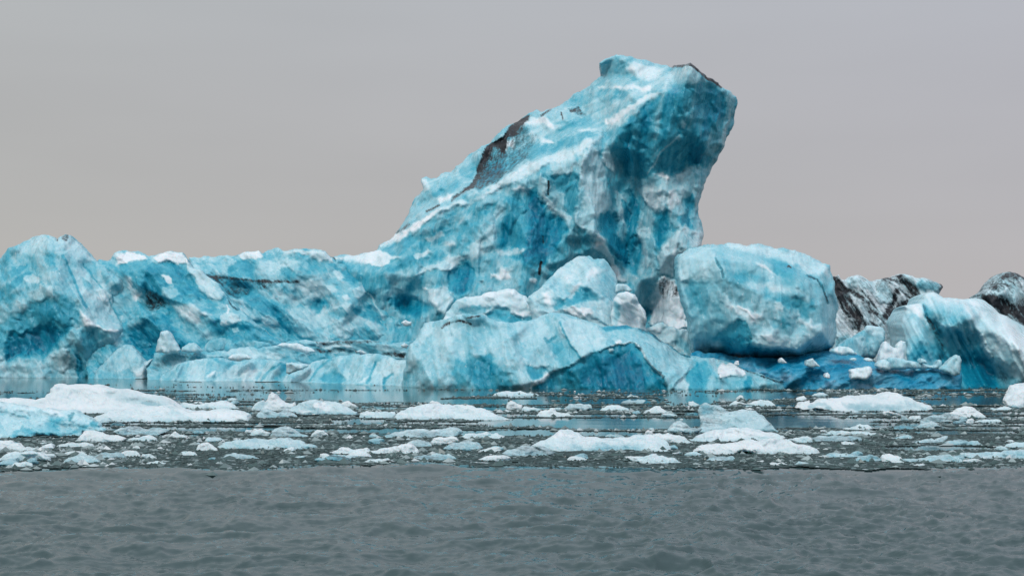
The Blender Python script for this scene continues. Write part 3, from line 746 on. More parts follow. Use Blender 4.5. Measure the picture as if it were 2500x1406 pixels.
berg('iceberg', 'broad turquoise iceberg with a deep teal triangular face, in front of the tower', 'iceberg',
 '2 1455,1330 1480,1200 1500,1080 1530,980 1570,950 1600,890 1640,820 1680,808 1770,795 0 1100,775 1150,768 1185,770 1215,785 1260,786 1290,783 5 360,690 420,660 480,650 540,652 640,680 700,700 820,735 870,760 950,752 1050,745 1150,770 1200,790 1260,810 1300,850 1400,910 1480,970 1540,985 6 330,990 450,1000 540,1020 640,1060 760,1110 900,1160 1050,1210 1150,1245 1160,1300 -600,1330 ',
 '0 970,944 1080,948 1250,950 1700,951 1950,951', M_front, base=.40, ang=76, stretch=2.2, seed=53, rim=14, thick=5, lean=4, fac=((64, .4), (26, .16), (9, .05)), val=.08,
 ctrl='2 1480,1280,.6 1600,1280,-.2 1900,1280,-.4 1600,900,1.8 1680,820,3 1800,820,2.6 1750,1000,1.0 1980,840,2.2 2100,850,2.4 1650,1100,.6 2000,1060,.6 | '
      '5 0,1240,0 300,1240,.5 800,1240,.6 1350,1240,.3 1600,1240,0 1900,1240,.2 40,790,2.3 130,850,1.6 250,1060,.9 300,1200,.2 200,900,2.2 440,1110,.6 300,740,3.4 500,660,3.8 560,1070,.5 700,1010,.7 820,960,1.2 930,900,1.4 1110,890,1.6 1330,1160,.3 870,760,3.4 700,700,3.8 1100,750,3.6 1300,850,3.4 1480,970,3.2 1250,900,2.2 880,850,2.4 640,880,1.7 1500,1100,1.4 1650,1030,2.2 1700,1160,.9 1850,1040,2.2 380,900,2.2 420,1040,1.2 | 6 760,1120,1.6 1000,1190,1.2 1150,1245,.6 600,1060,1.8 500,1150,.4',
 patches='''
.34 6 -.1 -: 5 0,850 40,800 100,790 150,850 200,950 250,1050 290,1150 330,1200 280,1240 100,1225 0,1100 -100,1000 -80,900
.74 12 .1 -: 5 -140,1010 0,1020 110,1100 160,1190 160,1300 -140,1300
.70 10 .1 -: 2 1880,1090 2140,1060 2180,1300 1850,1300
.30 5 -.1 -: 2 1700,860 1800,850 1850,1000 1800,1150 1720,1150 1680,1000
.26 3 -.15 -: 2 1640,822 1700,815 1700,900 1640,980 1600,960 1610,900
.32 3 -.1 -: 2 1520,1000 1580,960 1600,1040 1540,1180 1490,1200
.84 2.5 .45 - clear_ice_face: 5 305,1290 320,1225 440,1150 560,1080 700,1010 820,958 930,902 1110,888 1160,930 1200,1010 1260,1080 1330,1160 1385,1290
.93 9 .1 -: 5 700,1120 900,1000 1100,960 1180,1060 1240,1180 1200,1250 900,1250 700,1220
.76 2 .3 -: 5 258,1052 330,1065 430,1083 452,1100 395,1158 330,1172 288,1120
.06 2 -.15 -: 5 440,1100 455,1130 405,1180 320,1218 298,1240 325,1180 400,1148
.28 3 -.2 -: 5 530,725 700,702 850,760 885,850 780,960 700,1010 600,880 540,800
.40 3 0 -: 5 880,775 1000,760 1100,765 1120,870 1000,890 900,930 880,850
.30 5 0 -: 5 150,740 300,720 400,700 500,800 440,900 300,900 200,850
.38 3 -.1 -: 5 300,940 400,880 480,900 490,1000 440,1060 360,1075 280,1030
.52 3 .1 -: 5 470,880 560,840 680,1000 560,1080 490,1040
.38 3 -.35 -: 5 1125,880 1260,850 1450,980 1540,1010 1560,1080 1450,1200 1380,1300 1340,1160 1265,1080 1180,960
.72 3 .1 -: 5 1475,1190 1600,1040 1680,1030 1720,1100 1700,1170 1640,1290 1480,1290
.12 3 0 -: 5 1470,1190 1500,1150 1560,1200 1540,1250 1470,1240
.90 2 .1 -: 5 870,760 950,748 1050,742 1100,765 1000,775 900,785
.04 2 -.1 -: 5 960,870 1000,862 1015,880 975,890
.04 2 -.1 -: 5 900,930 940,915 960,935 920,955
.05 2 -.25 - glassy_lobe: 6 475,1100 500,1055 600,1040 690,1080 700,1130 620,1150 500,1155
.46 2 -.1 -: 6 400,1300 440,1190 520,1150 700,1140 780,1160 900,1190 1120,1250 1120,1300
.78 3 .15 -: 6 660,1300 690,1170 740,1150 770,1160 740,1230 735,1300
L .5 1 .1 .55 4: 6 640,1062 700,1090 760,1115 860,1155 950,1185 1040,1215
L .8 1 .1 .35 5: 5 1150,770 1260,815 1300,852 1400,912 1480,970 1540,985
L .4 1 .08 .7 4: 2 1770,858 1800,832 1900,800 1980,828
L .4 1 .05 .6 3: 2 1950,785 2050,768
L .6 1 .12 .2 4: 2 2010,1180 1990,1240 1975,1290
L .65 1 .1 - 4: 5 700,1010 600,880 530,720
L .65 1 .1 .2 4: 5 420,850 440,885 500,830
L .15 1 -.05 - 3: 5 1130,880 1200,1000 1330,1155
L .15 1 -.05 - 3: 5 930,900 1110,886
''')
berg('iceberg', 'smooth pale dome of ice with a blue hollow, rising behind the broad turquoise iceberg', 'iceberg',
 '2 1740,900 1780,790 1800,740 1850,680 1900,640 1940,622 2030,618 2060,618 5 0,485 80,470 130,460 180,465 220,500 270,520 330,570 400,600 500,640 560,670 620,1000 -400,1000',
 944, M_front, base=.20, ang=20, seed=59, dy=4.5, rim=14, thick=3, lean=3, val=.08,
 patches='''
.70 3 .35 -: 5 -60,650 0,640 60,625 110,622 160,662 230,668 300,682 320,702 240,712 180,732 80,718 0,695
.5 4 .1 -: 5 -250,640 -150,600 -60,590 0,600 -60,640 -200,700
.04 2 -.1 -: 5 190,650 260,640 300,655 250,672
.08 3 -.1 -: 5 -100,500 0,485 80,470 130,460 180,465 210,500 120,510 0,530
''')
berg('ice_block', 'large jagged pale blue ice block leaning against the base of the tower', 'ice block',
 '5 270,560 290,520 350,480 420,410 480,360 520,310 590,260 640,230 680,208 740,212 760,205 800,235 830,225 880,230 910,260 940,310 975,370 985,420 980,480 985,560 975,650 1010,720 1010,1000 350,1000',
 946, M_front, base=.28, ang=40, seed=61, dy=6.0, rim=14, thick=3, lean=3.2, fac=((50, .5), (20, .18), (8, .06)),
 ctrl='5 300,900,0 1000,900,0 300,530,1.4 640,230,4.5 880,230,4 980,400,3 740,400,.9 700,560,.4 500,620,.3 500,450,1.8 850,560,.8 975,600,1.8 730,300,2.0',
 patches='''
.66 4 .3 -: 5 650,472 700,455 760,460 820,490 822,545 700,562 640,582 560,600 500,625 478,600 500,560 600,520
.02 3 -.1 -: 5 400,500 440,490 460,560 470,602 420,590
.0 4 -.15 - snow_crust: 5 560,640 650,590 780,620 800,660 700,700
.08 3 -.2 -: 5 730,370 800,280 900,310 872,332 800,372 740,400
.08 3 -.1 -: 5 540,410 600,350 650,330 640,380 580,420
.45 4 0 -: 5 820,240 900,260 970,370 985,500 900,580 840,500 860,400
.06 3 0 -: 5 600,530 640,440 690,420 670,470 620,540
''')
berg('ice_block', 'crumbly grey-white snowy ice block between the jagged block and the dark cleft', 'ice block',
 '5 950,560 985,500 1000,495 1060,482 1120,508 1140,545 1165,590 1200,640 1212,700 1208,780 1208,1000 950,1000',
 948, M_snow, base=.06, dirt=.04, ang=60, seed=67, dy=5.4, rim=14, thick=2, lean=1.6, fac=((26, .22), (9, .12)), val=.08,
 patches='''
- 4 0 .18: 5 1120,520 1160,590 1200,640 1212,700 1190,760 1150,640
.4 4 .1 -: 5 950,560 1000,580 1010,680 960,760
''')
berg('ice_plate', 'thin pointed plate of ice jutting out above the crumbly snowy block', 'ice plate',
 '5 970,440 985,423 1040,428 1075,448 1104,472 1080,492 1000,486 970,500', 948, M_front, step=2.5, base=.25, seed=71, dy=5.2, lean=.3, rim=5, thick=1)
berg('ice_sheet', 'smooth pale slanting ice slab showing over the crest of the broad turquoise iceberg', 'ice slab',
 '5 600,760 655,690 700,665 750,638 790,655 830,690 880,715 935,752 940,840 600,840', 944, M_front, step=2.5, base=.16, seed=73, dy=5.1, lean=.6, rim=8, thick=1.5, val=.05)
berg('iceberg', 'low pale blue mound wedged between the broad turquoise iceberg and the big rounded boulder', 'iceberg',
 '5 1160,820 1190,785 1260,748 1310,727 1340,725 1370,750 1450,775 1540,780 1600,800 1640,1080 1200,1080', 946, M_front, base=.24, seed=79, dy=4.6, lean=1.6, rim=12, thick=2,
 patches='''
.5 6 .1 -: 5 1400,880 1480,860 1560,900 1570,1000 1500,980
.1 4 -.1 -: 5 1210,780 1310,730 1360,750 1300,790
''')

berg('iceberg_boulder', 'huge rounded blue ice boulder with a shaded dark blue underside, resting on the low blue ice', 'ice boulder',
 '6 165,222 175,195 230,170 330,140 390,120 430,118 530,118 580,104 620,112 750,115 850,125 930,150 1020,150 1090,160 1180,200 1270,240 1360,275 1365,320 1385,370 1400,440 1415,530 1416,650 1412,780 1405,880 1380,922 1300,960 1250,975 1180,975 1150,1000 1100,1025 1000,1032 900,1034 700,1034 600,1022 480,1005 400,1000 330,990 300,970 290,900 270,760 240,640 210,560 190,460 175,380 163,290',
 949, ice_mat(84, .05, .09, .10), base=.43, val=.05, fk=1.15, stk=.08, ang=82, stretch=1.8, seed=83, blur=2, dy=1.2, rim=8, rag=.13, thick=6, fac=((90, .35), (34, .2), (13, .08)), rimd=.5,  # the darkest patch paints the shade along the underside into the ice colour
 ctrl='6 165,222,3.4 430,118,3.8 900,140,4 1360,275,3.6 1410,600,3 1380,920,3 300,960,2.6 470,240,1.5 520,380,.9 200,400,2.0 420,420,1.1 400,700,1.0 300,850,1.6 680,720,.4 740,880,.2 560,840,1.2 900,280,1.8 800,500,.6 1100,500,.5 1280,560,.9 1250,400,1.4 1350,500,2.0 1000,750,0 1300,800,.7 1100,940,.5 900,920,.3 700,930,.9 800,1030,3.4 1150,1000,3 500,1000,3.4 600,560,.9',
 patches='''
.30 5 -.2 -: 6 165,220 230,170 430,120 465,225 520,320 522,380 420,402 300,400 200,402 170,300
.58 5 .15 -: 6 230,430 300,405 420,420 412,560 400,700 330,620 250,560
.14 9 -.1 -: 6 560,550 650,600 740,650 830,660 830,720 740,760 700,720 620,650 560,602
.40 4 0 -: 6 410,600 520,560 620,660 690,720 620,760 520,820 440,760 400,700
.74 4 .35 -: 6 430,850 500,800 525,822 560,760 650,712 700,740 740,860 740,900 500,900
.14 6 -.1 -: 6 430,900 480,870 530,880 530,920 460,950
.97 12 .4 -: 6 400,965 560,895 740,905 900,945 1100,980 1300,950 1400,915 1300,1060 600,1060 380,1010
.26 12 -.2 -: 6 760,820 900,790 1100,850 1200,790 1380,720 1405,860 1300,915 1100,955 900,925 780,890
.64 8 .1 -: 6 870,490 980,520 1100,560 1240,560 1250,620 1200,680 1060,670 940,560 860,540
.60 8 .05 -: 6 540,330 700,300 800,360 900,420 840,470 700,420 580,400
.24 8 0 -: 6 700,420 900,440 1080,450 1180,500 1000,500 800,470
.66 6 .1 -: 6 850,220 1000,250 1090,280 1080,330 950,335 850,265
.24 6 0 -: 6 560,110 750,120 930,150 1180,200 1360,280 1370,380 1200,340 1000,240 800,190 600,170
.54 6 0 -: 6 1270,400 1370,400 1390,500 1340,560 1310,460
.12 6 -.1 -: 6 1120,740 1200,700 1300,760 1230,790
.10 2 -.05 -: 6 790,282 850,285 935,340 900,338
.34 2 -.1 -: 6 480,480 560,520 600,560 560,600 500,560
.52 3 .1 -: 6 420,560 500,600 560,680 520,740 430,700
.20 3 -.1 -: 6 920,565 960,560 1010,610 1000,640 940,620
.30 3 -.1 -: 6 1020,600 1100,640 1140,680 1080,700 1030,660
.56 3 .1 -: 6 900,700 1000,690 1060,740 1000,780 920,760
.20 3 -.1 -: 6 820,830 900,820 940,860 880,880
.58 4 .1 -: 6 620,340 680,330 700,390 650,400
L .75 1 .15 .45 4: 6 1180,355 1260,400 1310,460 1340,540 1350,575
L .6 1 .05 .8 3: 6 1025,292 1040,280 1055,296
L .7 1 .15 .2 4: 6 465,230 515,320 525,375
L .1 1 -.1 - 4: 6 650,600 720,640 760,700
L .66 1 .1 - 4: 6 690,720 735,790 745,880
''')

berg('iceberg', 'low deep blue rippled ice under the rounded boulder and the scattered white chunks', 'iceberg',
 '6 280,1300 290,960 330,945 450,965 600,985 700,995 800,1000 900,1000 1000,985 1150,960 1300,945 1430,940 1500,975 7 150,912 340,905 400,935 500,975 640,1035 800,1030 1000,1035 1200,1050 1270,1040 1290,1100 1300,1300',
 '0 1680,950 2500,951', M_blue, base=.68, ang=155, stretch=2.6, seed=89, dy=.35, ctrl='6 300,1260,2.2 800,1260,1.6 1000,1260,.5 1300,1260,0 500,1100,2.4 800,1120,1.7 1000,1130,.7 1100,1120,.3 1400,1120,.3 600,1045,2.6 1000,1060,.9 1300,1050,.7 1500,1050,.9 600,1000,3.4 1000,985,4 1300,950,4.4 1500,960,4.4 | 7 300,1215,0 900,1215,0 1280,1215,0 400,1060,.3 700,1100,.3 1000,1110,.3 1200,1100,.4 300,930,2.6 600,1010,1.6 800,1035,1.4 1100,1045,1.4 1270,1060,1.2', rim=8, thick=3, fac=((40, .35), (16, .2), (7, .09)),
 patches='''
.46 8 -.1 -: 6 650,1060 700,1050 830,1080 920,1110 1060,1140 1080,1190 950,1180 780,1110
.55 8 0 -: 7 -60,1100 100,1130 240,1190 200,1240 -60,1240
.48 6 0 -: 7 250,1215 300,1150 450,1150 550,1240
.62 8 0 -: 7 500,1000 640,1060 800,1150 850,1240 620,1240 480,1120
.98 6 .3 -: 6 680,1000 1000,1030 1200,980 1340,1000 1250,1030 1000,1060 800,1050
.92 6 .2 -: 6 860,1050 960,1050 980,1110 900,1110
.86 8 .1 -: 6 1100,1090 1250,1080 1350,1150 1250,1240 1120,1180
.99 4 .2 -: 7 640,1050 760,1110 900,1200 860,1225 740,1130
.62 8 0 -: 7 850,1050 1100,1060 1200,1150 1000,1160 900,1110
''')

berg('iceberg', 'fluted blue-grey iceberg with smooth white shoulders, at the right edge', 'iceberg',
 '7 900,1300 800,970 785,900 780,800 760,700 735,640 740,600 760,550 785,510 768,468 830,456 905,446 922,440 905,432 912,420 942,412 935,382 960,360 1000,348 1040,346 1080,365 1120,395 1240,400 1300,410 1400,400 1450,405 1500,425 1560,470 1610,522 1630,540 1700,560 1770,605 1850,650 2000,740 2250,900 2250,1320',
 950, ice_mat(62, .12, .05, .0, bump=.5), base=.30, ang=62, stretch=3, seed=97, blur=24, stk=.16, dy=1.2, rim=20, thick=7, fac=((50, .14), (20, .05)), val=.04, rag=.04, soft=2.0,  # the broad teal patch paints the shadow across the middle into the colour
 ctrl='7 800,960,.8 1100,1220,0 1700,1220,0 2100,1220,0 740,600,3.2 830,456,4 1040,346,5 1400,400,5.5 1610,520,5.6 1850,650,5.4 2200,880,5 920,500,3.0 850,650,1.6 970,640,2.6 1010,720,2.6 960,800,1.0 1050,600,2.0 1090,500,1.8 1090,760,2.6 1150,650,1.2 1350,560,.9 1400,700,1.8 1300,800,2.4 1460,760,1.9 1480,850,1.6 1250,950,2.6 1500,1000,2.2 1650,1150,1.4 1600,700,.2 1750,800,-.4 1900,900,-.8 1700,980,.2 1850,1100,-.6 1500,500,2.6 1250,450,3 1700,620,2.8 950,440,3.6 1150,1100,1.4',
 patches='''
.76 18 .35 -: 7 790,870 900,800 1000,830 1090,810 1110,720 1200,710 1400,725 1470,770 1465,850 1560,950 1640,1100 1690,1260 1130,1260 1150,1080 1050,980 950,960 800,950
.88 16 .2 -: 7 1300,950 1450,900 1560,1000 1620,1120 1640,1260 1290,1260 1280,1080
.52 14 .05 -: 7 940,480 1060,505 1150,525 1350,565 1400,645 1470,730 1300,705 1120,660 1080,620 980,560
.45 10 0 -: 7 800,520 880,540 960,640 1010,720 980,790 860,700 800,620
.10 14 -.1 - snow_shoulder: 7 930,370 1040,340 1120,388 1400,392 1500,418 1610,515 1850,645 2050,760 2050,1000 1850,900 1700,850 1560,640 1400,540 1300,450 1120,440 1000,410
.05 10 0 -: 7 770,465 905,445 950,520 940,600 880,540 800,500
.16 14 0 .06: 7 1500,650 1850,660 2200,900 2200,1200 1850,1130 1760,1050 1650,900 1500,800
.18 10 0 -: 7 740,600 780,520 850,570 940,650 900,720 800,720
.5 10 .1 .25: 7 1540,960 1700,1060 1900,1180 1760,1260 1640,1230 1600,1100
- 10 0 .16: 7 1760,860 1900,900 2100,1040 2100,1140 1850,1060
.85 6 .5 .42: 7 950,470 1010,560 1040,620 1090,660 1110,780 1160,960 1100,960 1060,820 1020,700 985,600
.3 6 -.1 -: 7 1090,655 1200,650 1330,690 1300,720 1180,700
L .3 1 -.12 - 7: 7 1120,440 1160,560 1200,700 1260,840
L .3 1 -.12 - 7: 7 1200,440 1240,560 1290,700 1340,800
L .3 1 -.12 - 6: 7 1290,470 1340,580 1380,700
L .35 1 -.12 - 7: 7 1040,400 1090,520 1120,640
L .35 1 -.1 - 7: 7 860,560 920,680 960,800 1020,940
L .2 1 -.2 - 8: 7 1470,740 1480,830 1540,930
.35 6 .1 .2: 7 1380,480 1460,490 1540,520 1500,525 1420,505
''')
M_moraine = ice_mat(58, .20, .10, .06, rough=.5, bump=.9)
berg('iceberg', 'black and white striped iceberg with curling moraine bands, behind the rounded boulder', 'iceberg',
 '7 100,1000 100,210 115,200 150,205 178,185 200,230 240,240 290,200 370,195 410,215 450,245 560,228 610,215 680,200 740,180 810,190 870,215 950,213 1020,240 1105,275 1120,300 1100,330 1085,355 1060,400 980,520 920,1000',
 946, M_moraine, base=.10, dirt=.24, ang=58, blur=10, stretch=2.2, seed=101, dy=9, rim=16, thick=5, lean=3, fac=((44, .5), (20, .2), (8, .06)), val=.08,
 patches='''
.42 4 -.1 -: 7 890,235 950,215 1105,278 1085,355 1000,330 930,345 880,285
.22 3 -.35 - ice_plate: 7 520,390 545,300 565,235 600,250 640,310 670,360 665,440 620,460 560,440
.2 4 -.1 -: 7 240,245 290,205 410,220 500,240 500,330 440,300 300,280
L .2 3 .12 1.0 9: 7 135,215 165,290 200,370 250,460 300,540 340,620
L .2 3 .12 .9 6: 7 125,240 150,330 190,430 230,510 280,600 330,650
L .2 3 .1 .7 4: 7 165,240 215,340 260,430 320,510
L .2 3 .1 .6 3: 7 200,300 260,390 330,480 380,580
L .2 3 .1 .6 3: 7 380,330 450,400 500,470 560,560
L .2 3 .1 .7 3: 7 760,250 830,330 870,390
L .2 3 .1 .6 3: 7 640,260 700,300 760,350 830,400
L .2 3 .12 .9 5: 7 180,240 230,330 290,420 330,520 370,600 360,680 310,680
L .2 3 .1 .8 6: 7 250,310 320,350 390,390 440,440 470,520 520,540
L .2 3 .12 .8 7: 7 600,225 700,245 800,270 870,310 900,380 890,430
L .2 3 .12 .85 8: 7 700,330 680,420 640,500 600,570 640,560 720,480 800,430
L .2 3 .1 .8 7: 7 740,200 800,300 840,360 850,400
L .2 3 .1 .6 5: 7 420,600 500,640 560,640 620,590 700,580
L .2 3 .1 .6 5: 7 480,490 540,580 600,600 680,560
L .1 2 .1 .6 4: 7 230,540 260,590 330,600
L .2 3 .1 .75 8: 7 380,560 420,640 500,650
L .2 3 .1 .85 7: 7 690,640 740,650 770,640
L .2 3 .1 .6 5: 7 620,700 700,740 750,740
L - 2 .05 .7 3: 7 620,215 700,200 740,235
L - 2 .05 .7 4: 7 1100,280 1120,300 1100,330
.4 4 0 .3: 7 160,760 260,740 300,800 160,840
''')
berg('iceberg', 'dark moraine-covered iceberg peak, black with grey patches, far right behind the fluted iceberg', 'iceberg',
 '7 1350,900 1380,440 1420,398 1500,350 1600,270 1625,230 1650,200 1680,170 1730,160 1800,180 1850,210 1950,260 2060,350 2200,450 2200,900',
 948, M_moraine, base=.2, dirt=.44, ang=75, stretch=1.8, seed=103, dy=7, rim=18, thick=6, lean=3, fac=((40, .4), (16, .2), (7, .07)),
 patches='''
.3 6 .1 1.0: 7 1400,440 1430,395 1500,350 1560,360 1620,400 1700,430 1850,475 2000,520 2000,700 1700,560 1500,430
.3 4 .1 .95: 7 1640,215 1680,168 1730,158 1850,210 1900,240 1760,212 1690,205
.3 3 .1 .9: 7 1680,265 1720,268 1715,295 1690,290
.3 3 .1 .8: 7 1570,290 1620,265 1600,310 1575,320
.2 6 -.1 .16: 7 1720,300 1800,300 1850,360 1830,420 1740,400
.2 5 -.1 .18: 7 1560,350 1680,330 1700,400 1620,390
''')

# blocks and chunks lying on the ice
def chunk(name, label, cat, outline, row, base=.2, dy=0.0, seed=1, **k):
    k.setdefault('fac', ((16, .12), (7, .05))); k.setdefault('rim', 9); k.setdefault('lean', .5); k.setdefault('thick', 1.0); k.setdefault('step', 2.0); k.setdefault('val', .06)
    return berg(name, label, cat, outline, row, k.pop('m', M_front), base=base, dy=dy, seed=seed, **k)
chunk('ice_block', 'smooth tilted light blue ice block right of the rounded boulder', 'ice block',
 '7 150,850 165,815 260,760 340,720 410,680 430,645 500,650 580,670 598,700 595,760 560,850 510,930 490,950 400,940 330,1000 200,1000', 949, .40, 2.6, 107, rim=12, lean=1.2, patches='''
.22 3 -.1 -: 7 400,685 430,645 500,650 580,670 598,700 590,745 500,740 440,715
''')
chunk('ice_block', 'bright white two-humped snowy block beside the fluted iceberg foot', 'ice block',
 '7 525,1000 535,940 545,880 580,800 600,785 650,830 700,850 702,820 740,780 782,790 800,900 800,1000', 949.5, .08, 1.3, 109, m=M_snow, rim=12, lean=1.0)
chunk('ice_chunk', 'clear glassy ice chunk at the lower right corner of the rounded boulder', 'ice chunk',
 '7 105,880 120,855 180,830 230,835 300,860 345,900 330,915 200,920 130,905', 949, .14, .0, 113, lean=.8, val=.2)
chunk('ice_chunk', 'largest flat white ice chunk lying on the deep blue ice near the waterline', 'ice chunk',
 '7 280,1060 285,1040 350,1025 390,1028 450,1013 480,1035 482,1070 460,1105 430,1132 400,1140 290,1132 285,1100', 950.5, .10, -.7, 127, lean=.4)
chunk('ice_sheet', 'long pale slab with upturned ends in front of the fluted iceberg', 'ice slab',
 '7 600,1055 620,948 640,935 700,940 800,962 920,982 1050,1000 1080,952 1105,960 1113,1010 1080,1042 900,1035 760,1045 650,1050', 949.5, .28, -.3, 131, lean=.5)
chunk('ice_chunk', 'rounded pale chunk at the left end of the long pale slab', 'ice chunk',
 '7 508,1010 550,960 600,948 635,975 650,1020 640,1050 600,1057 550,1045', 949.7, .20, -.6, 137)
chunk('ice_chunk', 'large wedge of pale ice standing against the fluted iceberg', 'ice chunk',
 '7 1095,1050 1105,1020 1150,980 1200,930 1240,908 1270,920 1288,960 1280,1030 1270,1090 1220,1103 1140,1078', 950.3, .30, -.6, 139, lean=.6)
chunk('ice_chunk', 'small pointed pale fragment poking up from the middle of the long pale slab', 'ice chunk',
 '7 915,985 918,940 945,950 975,972 970,990', 949.6, .24, -.45, 149, rim=5, step=1.6)
chunk('ice_chunk', 'small upright white piece on the deep blue ice, left of the largest flat chunk', 'ice chunk',
 '7 48,1112 60,1078 78,1068 98,1090 99,1122 70,1124', 950.5, .10, -.7, 151, rim=5, step=1.6)
chunk('ice_chunk', 'small pale sliver on top of the deep blue ice below the clear glassy chunk', 'ice chunk',
 '7 280,955 310,935 338,945 336,962 300,965', 949.5, .18, -.4, 157, rim=4, step=1.6)
chunk('ice_chunk', 'small oblong white piece just above the largest flat chunk', 'ice chunk',
 '7 405,952 440,935 480,955 486,970 460,974 425,968', 949.8, .12, -.5, 163, rim=5, step=1.6)
chunk('ice_chunk', 'small pointed white piece under the dark belly of the rounded boulder', 'ice chunk',
 '6 966,1042 970,1015 985,1000 1005,1015 1034,1042 1000,1048', 949.5, .04, -.7, 167, rim=5, step=1.6)
chunk('ice_chunk', 'grey translucent piece below the right part of the rounded boulder', 'ice chunk',
 '6 1175,1062 1180,1020 1230,1005 1255,1035 1290,1068 1240,1074 1195,1074', 949.8, .18, -.7, 173, rim=6, step=1.6)
chunk('ice_chunk', 'tiny white piece below the left part of the rounded boulder', 'ice chunk',
 '6 618,1048 632,1025 652,1026 656,1060 628,1062', 949.8, .06, -.7, 179, rim=4, step=1.6)
chunk('ice_block', 'triangular pale ice block at the waterline between the left iceberg and the blue hump', 'ice block',
 '1 690,1290 705,1210 790,1100 880,1010 940,980 1000,995 1050,1060 1095,1110 1120,1090 1148,1083 1100,1150 1088,1230 1080,1290', 923.5, .33, -.5, 181, rim=12, lean=1.4, patches='''
.48 4 .1 -: 1 720,1215 800,1110 860,1200 960,1180 1040,1240 720,1300
.12 3 -.1 -: 1 1000,1180 1095,1115 1145,1085 1085,1160 1080,1230 1020,1210
''')
chunk('ice_block', 'upright pale pyramid-shaped block standing on the dirty ledge', 'ice block',
 '1 1160,1035 1165,1000 1175,950 1200,885 1245,872 1270,892 1310,960 1348,1022 1330,1047 1250,1056 1190,1046', 926, .20, -.3, 191, rim=11, lean=.9)
chunk('ice_chunk', 'low grey-white chunk just right of the upright pyramid-shaped block', 'ice chunk',
 '1 1348,1036 1360,1000 1385,985 1410,968 1445,965 1480,995 1512,1032 1440,1042', 926, .24, -.4, 193, lean=.6)
chunk('ice_chunk', 'long white ragged chunk lying on the low shelf, in the middle of the dirty ledge', 'ice chunk',
 '2 533,992 560,975 640,972 720,980 740,995 790,1005 827,1032 760,1057 690,1035 580,1010', 927, .10, -.9, 197)
chunk('ice_chunk', 'flat oval white chunk on the low shelf, lower left of the long ragged chunk', 'ice chunk',
 '2 168,1082 200,1057 260,1045 320,1058 352,1085 300,1095 260,1107 200,1100', 928, .18, -1.6, 199)
chunk('ice_chunk', 'flat pale angular plate lying on the front of the low shelf', 'ice chunk',
 '2 603,1122 650,1112 775,1130 765,1150 730,1170 630,1204 605,1192', 930, .20, -2.2, 211, rim=7)
chunk('ice_chunk', 'small white chunk on the brown debris line of the dirty ledge', 'ice chunk',
 '2 1128,1032 1160,1021 1195,1035 1212,1052 1160,1056', 928, .14, -1.2, 223, rim=5, step=1.6)
chunk('ice_chunk', 'small white rounded chunk at the foot of the glassy slabs of the mottled wall', 'ice chunk',
 '2 1463,818 1500,797 1545,815 1540,840 1480,840', 926, .06, -.2, 227, rim=6, step=1.6)
chunk('ice_chunk', 'small pale chunk on the ledge close to the broad turquoise iceberg', 'ice chunk',
 '2 1458,988 1490,968 1522,990 1505,1010 1475,1005', 928, .16, -.6, 229, rim=5, step=1.6)
# ------------------------------------------------------------------ water
def ground(px, row):
    y = Yrow(np.asarray(row, float)); return (np.asarray(px, float) - CX) / F * y, y
EDGE = pts('0 -900,1150 a 0,962 300,956 1300,950 1600,930 1700,930 2100,948 b 0,962 500,936 1200,916 1700,914 2100,928 2450,945 c 100,940 700,935 1200,946 1700,946 1900,930 2500,946 d 200,944 600,950 900,960 1400,972 1900,952 2400,932 0 2560,1136 3400,1145')
def edge_row(px): return np.interp(px, EDGE[:, 0], EDGE[:, 1]) + 5 * fbm(np.asarray(px, float) / 130, np.zeros_like(np.asarray(px, float)), 77, 3)

cols = np.concatenate([np.linspace(-9000, -620, 40)[:-1], np.arange(-620, 3120, 2.6), np.linspace(3120, 11500, 40)[1:]])
rows = np.concatenate([np.geomspace(9000, 1460, 40)[:-1] , np.arange(1460, 1128, -1.15), np.arange(1128, 940, -3.0), np.geomspace(140, 1.0, 36) + HOR])
PX, RW = np.meshgrid(cols, rows)
# the fan of sample points, as world positions on the water plane
WX, WY = ground(PX, RW)
dE = RW - edge_row(PX)
chop = sst(-2, 14, dE)
amp = chop * sst(4000, 1500, RW)
def ridged(x, y, s): return 1 - np.abs(fbm(x, y, s, 3)) * 1.6
def crest(x, y, s): return (1 - np.abs(fbm(x, y, s, 2)) * 1.5) ** 1.5
gust = .85 + .45 * fbm(WX / 5, WY / 7, 409, 2)
with np.errstate(invalid='ignore'):
    wz = (.045 * fbm(WX / 1.15 + .12 * WY, WY / .6, 401, 2) + .040 * np.nan_to_num(crest(WX / .66 + .15 * WY, WY / .34, 402)) * gust
          + .017 * np.nan_to_num(crest(WX / .26 - .2 * WY, WY / .15, 403)) * gust + .010 * fbm(WX / .15, WY / .11, 406, 2) + .03 * fbm(WX / 6, WY / 3.2, 404, 2)) - .05
swell = .055 * np.exp(-((dE - 9) / 9.0) ** 2) * (.7 + .5 * vnoise(WX / 2.5, WX * 0, 405))
WZ = wz * amp * 1.8 + swell * (np.abs(PX - CX) < 3500) - .012 * chop
nr, nc = PX.shape
I = np.arange(nr * nc).reshape(nr, nc)
Q = np.stack([I[:-1, :-1], I[:-1, 1:], I[1:, 1:], I[1:, :-1]], -1).reshape(-1, 4)
m, t, bs, N, L = mat('water')
bs.inputs['Base Color'].default_value = (.034, .064, .068, 1)
bs.inputs['IOR'].default_value = 1.33
at = N('ShaderNodeAttribute'); at.attribute_name = 'icemap'
sp = N('ShaderNodeSeparateColor'); L(at.outputs['Color'], sp.inputs[0])
geo = N('ShaderNodeNewGeometry')
mp = N('ShaderNodeMapping'); mp.inputs['Scale'].default_value = (1, 1.6, 1); L(geo.outputs['Position'], mp.inputs[0])
n1 = N('ShaderNodeTexNoise'); n1.inputs['Scale'].default_value = 12; n1.inputs['Detail'].default_value = 5; L(mp.outputs[0], n1.inputs['Vector'])
